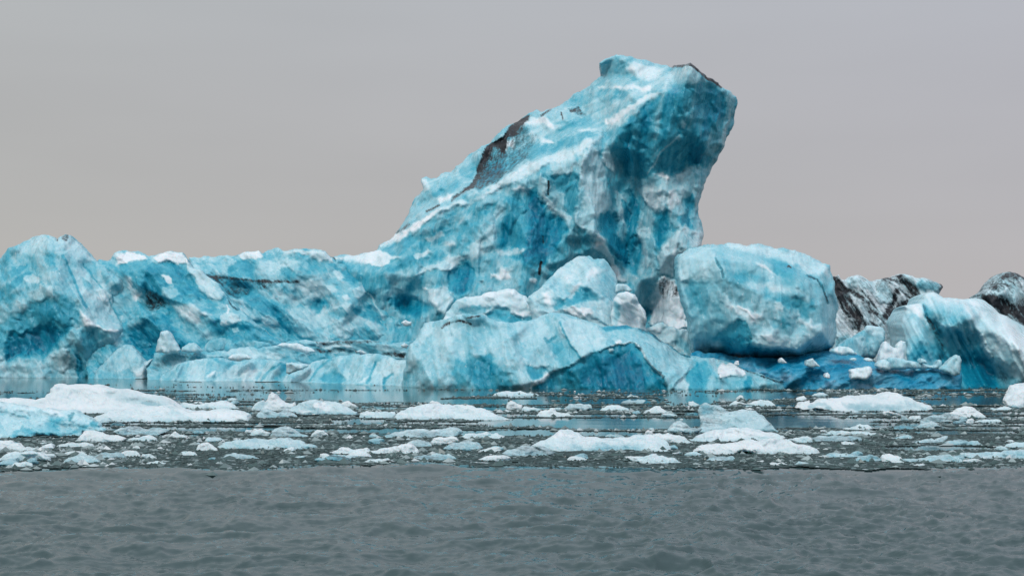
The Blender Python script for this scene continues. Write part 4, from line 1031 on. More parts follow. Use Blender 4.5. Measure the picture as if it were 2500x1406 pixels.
b1 = N('ShaderNodeBump'); b1.inputs['Distance'].default_value = .012
L(mathn(t, 'ADD', mathn(t, 'MULTIPLY', sp.outputs[0], .3), .012), b1.inputs['Strength']); L(n1.outputs[0], b1.inputs['Height'])
mp2 = N('ShaderNodeMapping'); mp2.inputs['Scale'].default_value = (.12, .9, 1); L(geo.outputs['Position'], mp2.inputs[0])
n2 = N('ShaderNodeTexNoise'); n2.inputs['Scale'].default_value = 1.5; n2.inputs['Detail'].default_value = 4; L(mp2.outputs[0], n2.inputs['Vector'])
b2 = N('ShaderNodeBump'); b2.inputs['Distance'].default_value = .03; b2.inputs['Strength'].default_value = .25
L(n2.outputs[0], b2.inputs['Height']); L(b1.outputs[0], b2.inputs['Normal']); L(b2.outputs[0], bs.inputs['Normal'])
bs.inputs['Roughness'].default_value = .09
cw = np.zeros((nr * nc, 4)); cw[:, 0] = amp.ravel(); cw[:, 3] = 1
water = mesh_obj('water', np.stack([WX, WY, WZ], -1).reshape(-1, 3), Q, m, None, cw)
tag(water, kind='structure')

# ------------------------------------------------------------------ slush and brash ice between the floes
LEADS = [pts(s) for s in (
 'b 820,500 1100,496 1450,494 1400,515 1100,522 850,515',
 'c -150,500 0,488 300,482 500,478 900,470 1500,464 1980,466 2300,460 d 0,450 600,444 800,458 1120,480 1000,500 860,514 1060,530 1250,540 1150,565 900,575 700,580 160,576 c 2400,560 1990,545 1750,572 1300,572 1000,577 700,562 400,550 0,545',
 'c 0,585 300,578 600,588 500,606 0,616', 'c 830,592 950,588 1062,592 1050,625 900,620',
 'c 0,316 500,314 1000,325 700,345 0,342', 'b 900,300 1700,298 2500,314 2450,342 1100,332',
 'c 700,236 900,225 1000,240 700,256', 'c 440,262 700,262 860,282 700,296 440,280',
 'c 1600,272 2100,246 2500,238 2700,245 2600,275 2300,290 2000,332 1600,302',
 'd 1400,292 1900,275 2300,278 2310,332 1900,346 1650,346 1500,312', 'd 0,228 480,234 270,262 100,292 0,288',
 'd 1110,742 1400,738 2100,738 2450,758 2420,782 1700,780 1250,772',
 'a 1600,560 2400,578 2380,604 1800,606', 'b 0,572 500,566 760,580 500,600 0,590', 'b 800,590 1400,570 1600,590 1300,612 900,612',
 'd 1150,600 2400,606 2400,622 1500,618', 'a 0,180 480,186 470,215 0,212', 'a 0,238 440,232 430,276 0,276')]
def slush_mask(px, row):
    """>0 where slush lies on the water"""
    x, y = ground(px, row)
    e = row - edge_row(px)
    n = fbm(x / 3.0, y / 1.4, 501, 5)
    v = np.ones(px.shape)
    for P in LEADS:
        lo, hi = P.min(0) - 25, P.max(0) + 25
        s = (px > lo[0]) & (px < hi[0]) & (row > lo[1]) & (row < hi[1])
        if s.any():
            d = sdist(P, px[s], row[s])[0]
            v[s] = np.minimum(v[s], -d / 4.0 + n[s] * 1.3)
    # open water towards the icebergs, with thin streaks
    open_row = np.interp(px, [-800, 0, 400, 1000, 1150, 1300, 1700, 1950, 2500, 3400], [985, 985, 978, 980, 966, 955, 956, 950, 950, 950])
    streak = fbm(x / 14, y / .9, 502, 4) * 1.1 + .45 * fbm(x / 1.2, y / .5, 503, 3) - .42
    far = sst(3, -3, row - open_row)
    v = v * (1 - far) + np.minimum(v, streak) * far
    st2 = fbm(x / 9, y / .8, 505, 4) + .35 * fbm(x / 1.5, y / .5, 506, 3) + .42 - .35 * sst(1090, 1010, row)
    v = np.minimum(v, st2 + .6 * sst(1060, 1110, row))
    near = sst(0, 2.0, -(e) + n * 1.2)
    rag_ = 1.0 + 3.5 * fbm(x / 1.1, y / .7, 507, 4)
    return np.where(e > rag_, -1, v)
cols2 = np.arange(-850, 3350, 2.5)
rows2 = np.concatenate([np.arange(1156, 1000, -1.2), np.arange(1000, 922, -.9)])
PX2, RW2 = np.meshgrid(cols2, rows2)
MK = slush_mask(PX2, RW2)
X2, Y2 = ground(PX2, RW2)
Z2 = .012 + .010 * fbm(X2 / .5, Y2 / .5, 510, 3) + .03 * sst(8, -4, np.abs(RW2 - edge_row(PX2) + 3)) * 0
lump = fbm(X2 / 1.6, Y2 / 1.6, 511, 4)
Z2 = Z2 + .05 * np.clip(lump - .25, 0, 1)
nr, nc = PX2.shape
I = np.arange(nr * nc).reshape(nr, nc)
ok = (MK[:-1, :-1] > 0) & (MK[1:, :-1] > 0) & (MK[:-1, 1:] > 0) & (MK[1:, 1:] > 0)
Q = np.stack([I[:-1, :-1], I[:-1, 1:], I[1:, 1:], I[1:, :-1]], -1)[ok]
u, inv = np.unique(Q, return_inverse=True)
m, t, bs, N, L = mat('slush')
geo = N('ShaderNodeNewGeometry')
vo = N('ShaderNodeTexVoronoi'); vo.inputs['Scale'].default_value = 11; L(geo.outputs['Position'], vo.inputs['Vector'])
no = N('ShaderNodeTexNoise'); no.inputs['Scale'].default_value = 1.3; no.inputs['Detail'].default_value = 6; L(geo.outputs['Position'], no.inputs['Vector'])
sv = N('ShaderNodeSeparateColor'); L(vo.outputs['Color'], sv.inputs[0])
s1 = mathn(t, 'ADD', mathn(t, 'POWER', sv.outputs[0], 5.0), mathn(t, 'MULTIPLY', mathn(t, 'SUBTRACT', no.outputs[0], .5), 1.3))
rp = N('ShaderNodeValToRGB'); L(s1, rp.inputs[0])
for k, (p, c) in enumerate([(0.0, (.012, .032, .032)), (.35, (.026, .060, .060)), (.75, (.09, .15, .155)), (1.0, (.33, .41, .43))]):
    if k >= 2: rp.color_ramp.elements.new(.5)
for e, (p, c) in zip(rp.color_ramp.elements, [(0.0, (.012, .032, .032)), (.35, (.026, .060, .060)), (.75, (.09, .15, .155)), (1.0, (.33, .41, .43))]):
    e.position = p; e.color = (*c, 1)
L(rp.outputs[0], bs.inputs['Base Color']); bs.inputs['Roughness'].default_value = .6; bs.inputs['Specular IOR Level'].default_value = .15
bp = N('ShaderNodeBump'); bp.inputs['Distance'].default_value = .05; bp.inputs['Strength'].default_value = 1; L(vo.outputs['Distance'], bp.inputs['Height']); L(bp.outputs[0], bs.inputs['Normal'])
sl = mesh_obj('slush', np.stack([X2, Y2, Z2], -1).reshape(-1, 3)[u], inv.reshape(-1, 4), m)
tag(sl, 'dark grey-green slush of ice crumbs covering the water between the floes', 'slush', kind='stuff')

rngn = np.random.default_rng(7)
n = 195000
yy = rngn.uniform(28.0, 75, n); xx = rngn.uniform(-1, 1, n) * (yy * 2080 / F)
pxx = xx / yy * F + CX; rr = HOR + H * F / yy
stray = (rr - edge_row(pxx) > 0) & (rngn.random(n) < .10 * np.exp(-(rr - edge_row(pxx)) / 5.0))
mk = (slush_mask(pxx, rr) > 0.02) | stray
xx, yy = xx[mk], yy[mk]; n = len(xx)
patch = fbm(xx / 2.2, yy / 1.6, 520, 4)
size = .014 + .030 * rngn.random(n) ** 2 + .10 * rngn.random(n) ** 11
keep = rngn.random(n) < np.clip(.55 + .5 * patch, .12, 1)
xx, yy, size, patch = xx[keep], yy[keep], size[keep], patch[keep]; n = len(xx)
base_oct = np.array([(1, 0, 0), (0, 1, 0), (-1, 0, 0), (0, -1, 0), (0, 0, .7), (0, 0, -.5)])
octf = np.array([(0, 1, 4), (1, 2, 4), (2, 3, 4), (3, 0, 4), (1, 0, 5), (2, 1, 5), (3, 2, 5), (0, 3, 5)])
V = base_oct[None] * rngn.uniform(.5, 1.4, (n, 6, 1)) * size[:, None, None]
V[:, :, 0] *= rngn.uniform(.9, 2.0, (n, 1))
an = rngn.uniform(0, 6.28, n); c, s = np.cos(an)[:, None], np.sin(an)[:, None]
Vx = V[:, :, 0] * c - V[:, :, 1] * s; Vy = V[:, :, 0] * s + V[:, :, 1] * c
V = np.stack([Vx + xx[:, None], Vy + yy[:, None], V[:, :, 2] + .018], -1).reshape(-1, 3)
Fc = (octf[None] + 6 * np.arange(n)[:, None, None]).reshape(-1, 3)
tone = np.clip(rngn.random(n) ** 2.2 * .8 + .34 * patch, 0, 1)
tone = np.where(size > .07, np.clip(tone * .5 + .42, 0, .9), tone)
cc = np.ones((n, 6, 4)); cc[:, :, 0] = tone[:, None]
m, t, bs, N, L = mat('brash_ice')
at = N('ShaderNodeAttribute'); at.attribute_name = 'icemap'; sp = N('ShaderNodeSeparateColor'); L(at.outputs['Color'], sp.inputs[0])
rp = N('ShaderNodeValToRGB'); L(sp.outputs[0], rp.inputs[0])
for k in range(2): rp.color_ramp.elements.new(.5)
for e, (p, c_) in zip(rp.color_ramp.elements, [(0, (.016, .040, .040)), (.45, (.05, .095, .095)), (.75, (.28, .36, .37)), (1, (.66, .71, .74))]):
    e.position = p; e.color = (*c_, 1)
L(rp.outputs[0], bs.inputs['Base Color']); bs.inputs['Roughness'].default_value = .3; bs.inputs['Specular IOR Level'].default_value = .25
br = mesh_obj('brash_ice', V, Fc, m, None, cc.reshape(-1, 4), smooth=False)
tag(br, 'countless small crumbs of broken brash ice floating in the slush', 'brash ice', kind='stuff')

# ------------------------------------------------------------------ the floes
M_floe = ice_mat(8, .06, .10, .10, rough=.42, fine=.04, bump=.8, scale=.5, wet=.14, grey=.28)
M_white = ice_mat(5, .03, .06, .06, rough=.6, fine=.06, bump=.8, scale=.5, wet=.16, grey=.4)
KIND = {'w': (.05, 0, M_white), 'p': (.11, .03, M_floe), 'b': (.24, .06, M_floe), 'g': (.24, .19, M_floe), 'd': (.48, .34, M_floe), 'c': (.27, .04, M_front)}
GF = 'ice floes drifting between the iceberg and the open water'
def floe(kind, label, row, outline, patches='', name='ice_floe', cat='ice floe', **k):
    b, d, mm = KIND[kind]
    P = pts(outline)
    wm = (P[:, 0].max() - P[:, 0].min()) / F * Yrow(row)
    k.setdefault('lean', min(2.0, max(.12, wm * .32))); k.setdefault('thick', min(2.4, max(.12, wm * .3)))
    hp = P[:, 1].max() - P[:, 1].min()
    k.setdefault('rim', max(4, min(11, hp * .3)))
    k.setdefault('fac', ((30, .16), (13, .10), (6, .05)) if wm > 1.2 else ((10, .04), (5, .02)))
    k.setdefault('step', 2.0 if wm > 1.2 else 1.6)
    seed = int(abs(P[:, 0].sum() * 3 + P[:, 1].sum())) % 9973
    return berg(name, label, cat, P, row, mm, base=b, dirt=d, seed=seed, patches=patches, group=GF, ang=10, stretch=2.0, rag=.11, val=.08, soft=.3, **k)

floe('w', 'largest white floe, high and blocky at its left end, at the far left', 1009,
 'a -60,300 0,280 100,275 200,285 335,298 430,270 442,245 480,228 480,190 520,150 560,140 620,156 760,145 880,155 960,160 1000,180 1080,190 1190,190 1270,210 1350,245 1430,245 1500,255 1570,280 1620,310 1680,360 1740,390 1830,398 1850,480 -60,480',
 '''
.20 8 0 -: a 1000,200 1200,190 1350,250 1500,255 1620,320 1700,380 1500,390 1300,340 1100,290
.3 2 .1 .42: a 1325,345 1380,320 1450,322 1550,350 1560,368 1400,362
.16 6 0 -: a 100,330 400,310 520,340 400,380 200,370
''', lean=2.6)
floe('c', 'blue-green glassy floe with dark facets, cut off by the left edge', 1068,
 'a -60,330 0,310 100,325 300,360 400,380 500,375 560,390 640,400 700,388 740,400 800,440 860,460 900,500 940,508 948,555 1005,580 990,602 880,592 790,603 760,642 600,655 300,655 -60,670',
 '''
.12 6 -.05 -: a -60,330 100,325 300,360 400,385 300,420 100,390 -60,370
.10 4 -.08 -: a 420,390 500,380 600,430 560,470 480,440
.50 6 .1 -: a 200,560 400,560 540,640 300,660 100,640
.78 4 .1 .2: a 640,445 700,435 690,470 660,475
.66 4 .1 .15: a 880,510 940,510 948,560 1005,582 900,590 860,560 780,600 700,620 780,570
.50 5 0 -: a 480,470 600,470 560,560 540,620 450,600
''', lean=2.0)
floe('p', 'long smooth pale floe lying in front of the largest white floe', 1031,
 'a 885,472 960,440 1050,395 1200,380 1300,362 1400,355 1500,360 1650,375 1760,385 1850,408 2000,400 2100,385 2180,395 2260,400 2320,420 2362,440 2368,500 2200,512 1900,520 1500,520 940,515',
 '''
.04 6 0 -: a 1800,410 2000,400 2350,430 2350,500 2000,480
''')
floe('d', 'small dark pointed lump right of the glassy blue-green floe', 1041, 'a 1045,548 1090,512 1120,500 1160,515 1210,548')
floe('w', 'white humped floe below the dark pointed lump at left', 1080, 'a 712,690 760,640 800,595 900,588 960,600 1050,630 1150,645 1200,668 1150,702 900,710')
floe('p', 'rounded pale floe right of the white humped floe at left', 1078, 'a 1188,694 1280,652 1350,645 1420,628 1480,655 1502,692 1400,702')
floe('g', 'flat grey translucent floe behind the white humped floe', 1063, 'a 1075,608 1150,560 1300,553 1500,560 1610,592 1500,640 1200,642')
floe('w', 'small white floe with a sharp single peak, left of centre', 1071, 'a 1555,655 1620,635 1670,595 1710,625 1792,648 1780,668')
floe('w', 'crusty white floe at the left edge, just under the glassy floe', 1103, 'a -60,690 0,685 90,680 120,710 180,705 220,750 260,740 340,760 395,792 200,802 -60,802')
floe('p', 'low broad grey-white floe at the left edge near the open water', 1127, 'a -20,868 60,810 130,790 280,780 380,800 450,840 492,880 200,890 0,892')
floe('p', 'small rounded floe lowest of all at the left edge', 1140, 'a 88,935 150,890 240,880 300,900 312,935 200,946')
floe('w', 'ragged white floe in a row left of the white humped floe', 1094, 'a 515,756 600,715 680,700 760,710 860,710 902,742 700,764')
floe('g', 'smooth grey dome-shaped floe above the left open water', 1131, 'a 595,890 680,840 740,820 850,825 920,860 965,892 850,908 700,894')
floe('w', 'ragged flat piece right behind the smooth grey dome floe', 1113, 'a 535,834 620,800 700,785 780,795 835,822 700,838')
floe('w', 'snowy low floe beside the grey floe, lower left', 1115, 'a 1135,806 1200,780 1270,778 1320,800 1350,838 1200,844')
floe('g', 'flat dull grey floe left of the snowy low floe', 1121, 'a 895,836 1000,795 1100,795 1180,820 1215,862 1000,869 920,854')
floe('w', 'little white ball of ice standing alone, lower left', 1098, 'a 1252,774 1270,740 1300,730 1330,745 1344,778')
floe('w', 'small clean white wedge floe, lower left', 1120, 'a 1336,844 1360,808 1420,810 1470,835 1504,860 1420,866')
floe('p', 'thin low strip of pale ice close to the rippled water, left', 1134, 'a 1370,914 1450,885 1520,880 1595,907 1480,922')
floe('w', 'small white mound like a heap of snow, left of centre', 1101, 'a 1862,790 1880,740 1920,710 1980,700 2030,730 2090,788 1980,796')
floe('w', 'small rough white floe below the snow-heap mound', 1113, 'a 1695,830 1760,795 1860,795 1890,838')
floe('b', 'long low pale blue floe with a raised middle, left of centre', 1097, 'b -275,744 -210,700 -100,678 0,672 250,680 300,662 400,660 500,682 600,720 690,754 620,772 0,772 -250,760')
floe('g', 'grey sunken floe under the long low pale blue floe', 1121, 'b -245,856 -180,815 -50,812 100,845 155,868 -200,870')
floe('p', 'grey-white rubble floe by the calm water, between white floe and pyramid', 999, 'a 1680,346 1750,320 1900,340 1960,320 2080,308 2180,320 2240,360 2290,384 1900,394 1700,366')
floe('w', 'tall white pyramid-shaped floe with a sharp tip', 1004, 'b 10,412 70,360 120,312 165,295 190,318 215,255 250,222 290,242 330,285 380,325 420,330 470,315 482,345 440,395 400,418 20,424', lean=.9,
 patches='''
.3 4 .1 -: b 60,365 120,312 165,295 190,330 160,370 80,385
''')
floe('g', 'jagged grey translucent floe just in front of the white pyramid', 1020, 'b 95,460 150,385 200,375 250,400 300,420 370,385 430,410 505,464 300,480 120,480')
floe('b', 'broad pale blue floe with white crests, right of the white pyramid', 1014, 'b 405,398 480,350 560,310 700,300 850,310 900,330 980,370 1060,410 1070,454 900,456 700,446 520,436 420,412',
 '''
.02 5 -.05 -: b 640,320 800,330 820,380 700,400 640,370
.05 5 -.05 -: b 500,390 620,390 640,425 540,430
''')
floe('w', 'small white peak behind the right end of the broad pale blue floe', 993, 'b 890,338 950,310 985,305 1040,340 1078,362 1000,370')
floe('p', 'flat-topped pale floe between the two broad smooth floes', 1021, 'b 1075,480 1090,425 1150,400 1300,410 1420,405 1434,474 1300,485')
floe('p', 'very wide smooth whale-backed floe at centre left', 1026, 'b 1415,456 1480,400 1560,365 1700,340 1860,338 2050,345 2200,375 2350,420 2480,470 2548,494 2400,504 1700,502 1450,490')
floe('w', 'small white chunk perched on the wide whale-backed floe', 1012, 'b 1748,352 1755,315 1780,300 1820,310 1874,345 1820,354', name='ice_chunk', cat='ice chunk', dy=.9)
floe('p', 'long thin grey-white floe nearest the base of the broad turquoise iceberg', 966, 'c 10,256 60,225 130,212 250,215 280,208 300,218 400,235 460,252 380,266 100,266')
floe('g', 'grey mound-shaped floe below the wide smooth floes, left of centre', 1067, 'b 225,650 250,590 310,560 370,547 430,560 500,600 600,640 560,664 260,660')
floe('w', 'small bright rounded floe touching the grey mound-shaped floe', 1067, 'b 614,654 640,610 680,580 740,585 795,643 700,662')
floe('p', 'ragged small floe on the left side of the grey mound-shaped floe', 1064, 'b 22,646 80,570 150,570 240,610 210,655')
floe('g', 'small grey lump left of the long grey-blue floe at centre', 1068, 'b 1150,656 1190,625 1240,625 1310,662')
floe('g', 'long low grey-blue floe tapering to the left, centre', 1068, 'b 1280,654 1400,610 1600,590 1850,575 2050,580 2075,610 2000,642 1700,664 1350,664')
floe('p', 'flat pale floe right of the long grey-blue floe', 1072, 'b 2030,646 2150,615 2250,612 2290,597 2350,620 2400,610 2490,642 2400,678 2100,674')
floe('w', 'bright white knobbly floe among grey floes, centre left', 1088, 'b 1760,696 1790,660 1900,655 1960,640 2010,650 2038,688 1900,724 1780,740')
floe('g', 'grey translucent floe left of the bright knobbly floe', 1090, 'b 1492,728 1580,685 1700,680 1760,700 1775,748 1600,750')
floe('g', 'grey translucent floe right of the bright knobbly floe', 1098, 'b 1872,768 1980,700 2200,695 2268,754 2100,780 1950,780')
floe('w', 'long knobbly white floe with a rounded right end, lower left of centre', 1110, 'b 790,796 900,750 1150,755 1180,785 1300,760 1480,720 1560,712 1620,750 1660,804 1600,825 1400,806 1050,830 850,815')
floe('w', 'small tilted white plate beside a dark wedge of ice, lower left', 1121, 'b 694,860 710,810 780,810 825,832 720,870')
floe('d', 'dark green-grey wedge floe right of the small tilted plate', 1126, 'b 734,885 820,820 900,830 1010,874 900,890')
floe('p', 'ragged thin floe close to the rippled water below the long knobbly floe', 1130, 'b 1072,890 1180,860 1350,850 1430,884 1200,906')
floe('g', 'broad flat grey floe close to the rippled water, left of centre', 1124, 'b 1572,856 1700,820 1940,810 2030,864 1800,886')
floe('w', 'narrow white streak-like floe, centre', 1104, 'b 2190,796 2300,760 2420,745 2438,778 2280,806')
floe('w', 'thin flat white floe at the left foot of the grey rounded floe', 1114, 'c -155,834 0,812 180,820 196,838 -100,842')
floe('w', 'small rough white piece almost touching the rippled water, centre', 1131, 'b 2082,910 2200,885 2338,904 2200,914')
floe('w', 'smooth clear-white block standing behind the rubble floes at centre', 1001, 'c 134,378 150,320 180,302 230,320 300,350 294,398 180,402')
floe('w', 'angular white rubble floe right of the whale-backed floe', 1018, 'c 424,446 470,400 540,395 560,375 605,378 620,410 720,420 808,448 700,470 450,470')
floe('p', 'low white floe linking the clear-white block to the rubble', 1005, 'c 285,400 310,355 400,365 470,385 466,414 300,416')
floe('g', 'smooth grey floe behind the row of white rubble, centre', 1003, 'c 674,405 740,335 850,330 950,345 960,372 900,405')
floe('p', 'white-topped floe right of the smooth grey floe, centre', 1003, 'c 1022,405 1100,350 1200,345 1280,370 1328,404 1200,410')
floe('w', 'white twin-peaked floe left of the large grey translucent floe', 1010, 'c 1432,430 1500,390 1560,355 1610,360 1640,385 1726,408 1640,436')
floe('p', 'small far floe by the calm water under the triangular clear face', 970, 'c 1284,280 1310,252 1380,255 1428,279')
floe('g', 'flat grey floe behind the white twin-peaked floe', 984, 'c 1232,325 1300,295 1400,290 1476,303 1440,334')
floe('p', 'small humped floe just left of the large grey translucent floe', 993, 'c 1872,350 1880,310 1920,305 1996,352 1940,370')
floe('g', 'lumpy grey floe carrying a small white ball of ice', 1058, 'c 1674,606 1700,550 1740,510 1800,495 1850,515 1900,560 2010,572 1900,626 1750,616')
floe('w', 'small white ball of ice on the lumpy grey floe', 1030, 'c 1784,498 1795,478 1810,472 1828,478 1838,502', name='ice_chunk', cat='ice chunk', dy=1.0)
floe('g', 'large grey translucent floe with a raised left shoulder, right of centre', 1056,
 'c 1990,560 1995,500 1975,440 1970,400 1985,360 2040,320 2100,345 2180,355 2240,400 2330,398 2430,390 2520,400 2600,450 2650,510 2700,570 2750,612 2500,626 1940,626 1860,606', lean=1.6,
 patches='''
.24 5 -.08 .05: c 2240,410 2420,395 2560,420 2700,570 2400,590 2250,520 2180,470
.48 4 .1 .2: c 2000,340 2060,330 2120,360 2090,420 2010,430
''')
floe('p', 'pale rounded floe overlapping the front of the large grey translucent floe', 1079, 'c 1882,696 1960,640 2100,590 2250,575 2380,575 2440,560 2560,580 2700,610 2806,655 2760,686 2400,706 1950,706',
 '''
.02 6 0 -: c 2100,600 2400,580 2560,590 2700,620 2400,640 2150,650
''')
floe('w', 'big bright snow-covered floe, right of centre near the rippled water', 1111, 'c 1925,790 2000,740 2150,720 2300,710 2400,690 2500,675 2700,665 2850,680 2950,725 3040,735 3100,760 3140,802 3050,836 2700,830 2300,816 2000,800')
floe('p', 'longest foreground floe, pale with a peak at its left, centre', 1105, 'c 362,746 450,700 550,660 620,610 670,580 730,575 790,600 870,640 940,650 1080,665 1250,655 1380,630 1450,635 1530,625 1600,650 1680,700 1712,760 1704,794 1500,806 1000,812 750,806 600,786 450,756',
 '''
.03 6 -.05 -: c 600,620 680,585 760,595 860,640 700,660 600,650
.32 8 .05 -: c 600,760 760,740 1100,730 1400,740 1300,790 900,800
.12 5 -.06 -: c 580,710 680,670 780,700 720,745 620,745
''', lean=1.9)
floe('w', 'small round snowball-like lump on the longest foreground floe', 1084, 'c 1458,630 1466,600 1480,587 1505,584 1530,594 1544,632', name='ice_chunk', cat='ice chunk', dy=.5)
floe('w', 'rubbly white floe of small lumps behind the longest foreground floe', 1083, 'c 1524,660 1540,622 1600,612 1640,625 1680,610 1720,622 1800,635 1840,645 1870,680 1936,712 1800,724 1680,706')
floe('g', 'rounded grey granular floe left of the longest foreground floe', 1115, 'c 52,826 150,770 280,735 400,732 520,750 615,792 560,825 400,846 250,845')
floe('g', 'low grey floe peeping over the middle of the longest foreground floe', 1068, 'c 1050,660 1120,625 1200,622 1280,655')
floe('p', 'pale smooth floe close to the rippled water, right of centre', 1133, 'c 1358,886 1430,840 1500,825 1530,808 1570,808 1600,828 1640,830 1750,850 1820,892 1700,920 1450,910')
floe('g', 'low grey floe with a white end, right of the pale smooth floe', 1126, 'c 2000,890 2080,850 2120,832 2200,834 2300,830 2390,874 2250,890')
floe('p', 'flat pale floe behind the right part of the large grey translucent floe', 992, 'c 2262,354 2320,305 2500,310 2640,300 2690,330 2710,354 2600,364')
floe('w', 'tiny white spike by the calm water, right of centre', 974, 'c 2326,294 2350,262 2370,250 2400,260 2416,293')
floe('w', 'long white floe with a pointed crest, below the deep blue ice at right', 1005,
 'd 270,376 370,340 380,318 455,298 460,330 500,325 560,290 620,285 640,300 750,280 900,260 1080,255 1150,235 1220,218 1290,230 1350,265 1440,290 1530,320 1610,350 1636,388 1500,410 1000,414 700,410 420,390',
 '''
.34 5 .08 -: d 420,350 560,340 700,350 640,385 450,385
.34 6 .08 -: d 780,340 1000,330 1160,360 1300,340 1500,360 1600,380 1400,400 900,400 820,380
''', lean=2.4)
floe('w', 'high rounded white floe cut off by the right edge', 996, 'd 2306,310 2330,240 2360,180 2370,155 2430,140 2520,130 2640,125 2760,180 2800,400 2600,402 2400,386 2330,356', lean=1.2, rim=16)
floe('w', 'triangular white floe left of the high rounded floe', 1020, 'd 1780,430 1880,370 1950,355 2020,370 2090,420 2158,468 1950,475 1830,455')
floe('g', 'grey translucent floe left below the triangular white floe', 1032, 'd 1540,470 1640,440 1760,420 1850,430 1908,484 1800,525 1500,525')
floe('g', 'pointed grey-white floe at right, between dark slush patches', 1046, 'd 1440,556 1520,520 1620,495 1660,510 1708,554 1600,575 1470,575')
floe('d', 'flat dark grey floe touching the pink-grey reflection at right', 1048, 'd 1242,580 1270,545 1400,540 1490,564 1400,590')
floe('g', 'small upright grey block at right, beside a white chip', 1028, 'd 1314,505 1330,440 1370,450 1424,504')
floe('w', 'white chip floe right of the small upright grey block', 1026, 'd 1384,484 1410,455 1510,442 1520,484 1450,497')
floe('p', 'long pale floe right of the bright snow-covered floe, upper layer', 1064, 'd 580,656 620,610 680,588 800,595 850,605 900,595 1000,600 1100,610 1190,634 1000,650 800,660')
floe('g', 'grey speckled floe under the long pale floe at right', 1078, 'd 462,668 550,640 700,630 850,635 940,650 970,694 700,704 500,696')
floe('p', 'pale small floe behind the bright snow-covered floe', 1081, 'd 242,668 340,655 430,640 480,665 495,698 450,717 350,715')
floe('g', 'flat grey floe at right with a white tip on top', 1083, 'd 1452,706 1500,685 1650,675 1690,655 1775,640 1770,668 1735,700 1745,723 1500,723')
floe('g', 'smooth grey floe with two low humps, right', 1088, 'd 1738,716 1790,685 1870,675 1930,680 1980,695 2060,685 2128,729 2000,744 1800,744')
floe('w', 'small white floe near the right edge, above the pink-grey strip of water', 1081, 'd 2312,696 2340,682 2380,675 2458,698 2400,714')
floe('b', 'long thin blue-grey floe low at the right', 1129, 'd 1290,886 1450,860 1700,830 1800,820 1870,845 1934,884 1700,900 1400,896')
floe('b', 'long bluish floe running off the right edge near the rippled water', 1122, 'd 1912,838 1940,800 2100,805 2300,800 2400,780 2500,770 2700,765 2700,872 2300,876 2000,858',
 '''
.04 4 0 -: d 2100,860 2200,840 2300,865 2200,880
''')
floe('g', 'grey ragged floe below the bright snow-covered floe, to its right', 1127, 'd 862,886 930,830 1030,815 1120,850 1158,884 950,896')
floe('g', 'flat dull floe under the right end of the bright snow-covered floe', 1119, 'd 552,836 700,800 850,815 1008,853 700,866')
floe('w', 'flat white slab floe almost at the rippled water, right of centre', 1136, 'd 62,914 100,890 200,890 330,919 200,930')
floe('g', 'grey end piece beside the flat white slab floe', 1136, 'd 300,918 350,880 450,895 488,929 380,932')
floe('w', 'tiny white floe low at right, at the edge of the rippled water', 1138, 'd 1422,930 1480,905 1560,910 1530,936')
floe('p', 'low pale floe in front of the high rounded floe at the right edge', 1002, 'd 2082,405 2200,370 2320,355 2440,388 2300,405')
floe('w', 'small white ball near the triangular white floe at right', 1034, 'd 1943,525 1960,480 2000,470 2030,490 2016,530')
floe('p', 'thin pale floe right of the small white ball at right', 1032, 'd 2012,515 2100,490 2250,480 2290,504 2150,525')
floe('p', 'low pale floe beside the pink-grey reflection, right of centre', 1050, 'd 770,575 900,545 940,525 1010,530 1050,560 1160,574 900,595')
floe('g', 'small grey floe with a white cap, right of centre', 1072, 'd 1240,666 1330,640 1390,628 1430,644 1440,673 1300,680')
floe('d', 'dark green-grey floe under the triangular white floe', 1038, 'd 1812,549 1830,500 1900,490 1990,534 1900,550')

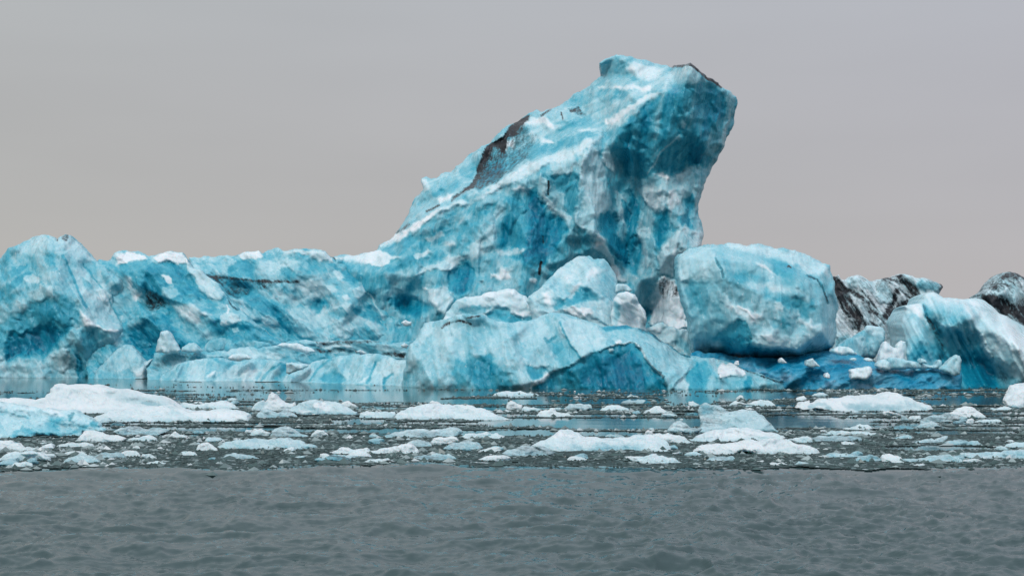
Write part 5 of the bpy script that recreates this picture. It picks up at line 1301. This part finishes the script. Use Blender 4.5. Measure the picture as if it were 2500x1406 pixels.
# ------------------------------------------------------------------ small loose pieces among the floes
def piece_mesh(seed, mt, tone, dirt):
    r = np.random.default_rng(seed)
    nu, nvv = 12, 7
    V = []
    for j in range(nvv):
        ph = (j / (nvv - 1)) * math.pi
        for i in range(nu):
            th = i / nu * 2 * math.pi
            V.append((math.cos(th) * math.sin(ph), math.sin(th) * math.sin(ph), math.cos(ph)))
    V = np.array(V)
    D = r.normal(size=(9, 3)); D /= np.linalg.norm(D, axis=1)[:, None]
    hgt = r.uniform(.55, 1.0, 9)
    dt = V @ D.T
    rad = np.min(np.where(dt > .05, hgt[None] / np.maximum(dt, .05), 9), axis=1).clip(.4, 1.15)
    V = V * rad[:, None] * (1 + .06 * r.normal(size=(len(V), 1)) * (np.abs(V[:, 2:3]) < .99))
    V[:, 1] *= .8; V[:, 2] = V[:, 2] * r.uniform(.30, .5)
    Fq = []
    for j in range(nvv - 1):
        for i in range(nu):
            Fq.append((j * nu + i, (j + 1) * nu + i, (j + 1) * nu + (i + 1) % nu, j * nu + (i + 1) % nu))
    c = np.ones((len(V), 4)); c[:, 0] = tone; c[:, 1] = dirt
    o = mesh_obj('ice_piece', V, Fq, mt, None, c, smooth=False)
    return o
protos = [piece_mesh(900 + k, (M_white, M_floe, M_floe)[k % 3], (.03, .16, .34)[k % 3], (0, 0, .12)[k % 3]) for k in range(12)]
rnd = random.Random(12)
placed = 0; tries = 0; seen_labels = set()
while placed < 124 and tries < 6000:
    tries += 1
    y = rnd.uniform(30.5, 63); x = rnd.uniform(-1, 1) * y * 1300 / F
    p_, r_ = x / y * F + CX, HOR + H * F / y
    if slush_mask(np.array([p_]), np.array([r_]))[0] < .3 or edge_row(p_) - r_ < 9: continue
    k = rnd.randrange(12)
    if placed < 12: k = placed
    s = .07 + .24 * rnd.random() ** 1.5
    tone = ('white', 'pale', 'grey')[k % 3]; big = 'tiny' if s < .13 else ('small' if s < .2 else 'chunky')
    zone = ('at the far left', 'left of centre', 'below the tower', 'below the boulder', 'at the far right')[min(4, max(0, int(p_ // 500)))]
    band_ = 'near the rippled water' if r_ > 1090 else ('halfway out' if r_ > 1020 else 'near the icebergs')
    lab = f'{big} {tone} loose ice piece in slush {zone}, {band_}'
    if lab in seen_labels: continue
    seen_labels.add(lab)
    o = protos[k] if placed < 12 else protos[k].copy()
    if placed >= 12: COL.objects.link(o)
    o.location = (x, y, .01 + s * .06); o.scale = (s * rnd.uniform(.9, 1.7), s, s * rnd.uniform(.7, 1.3)); o.rotation_euler = (rnd.uniform(-.15, .15), rnd.uniform(-.15, .15), rnd.uniform(0, 6.28))
    tag(o, lab, 'ice piece', 'loose ice pieces in the slush between the floes')
    placed += 1
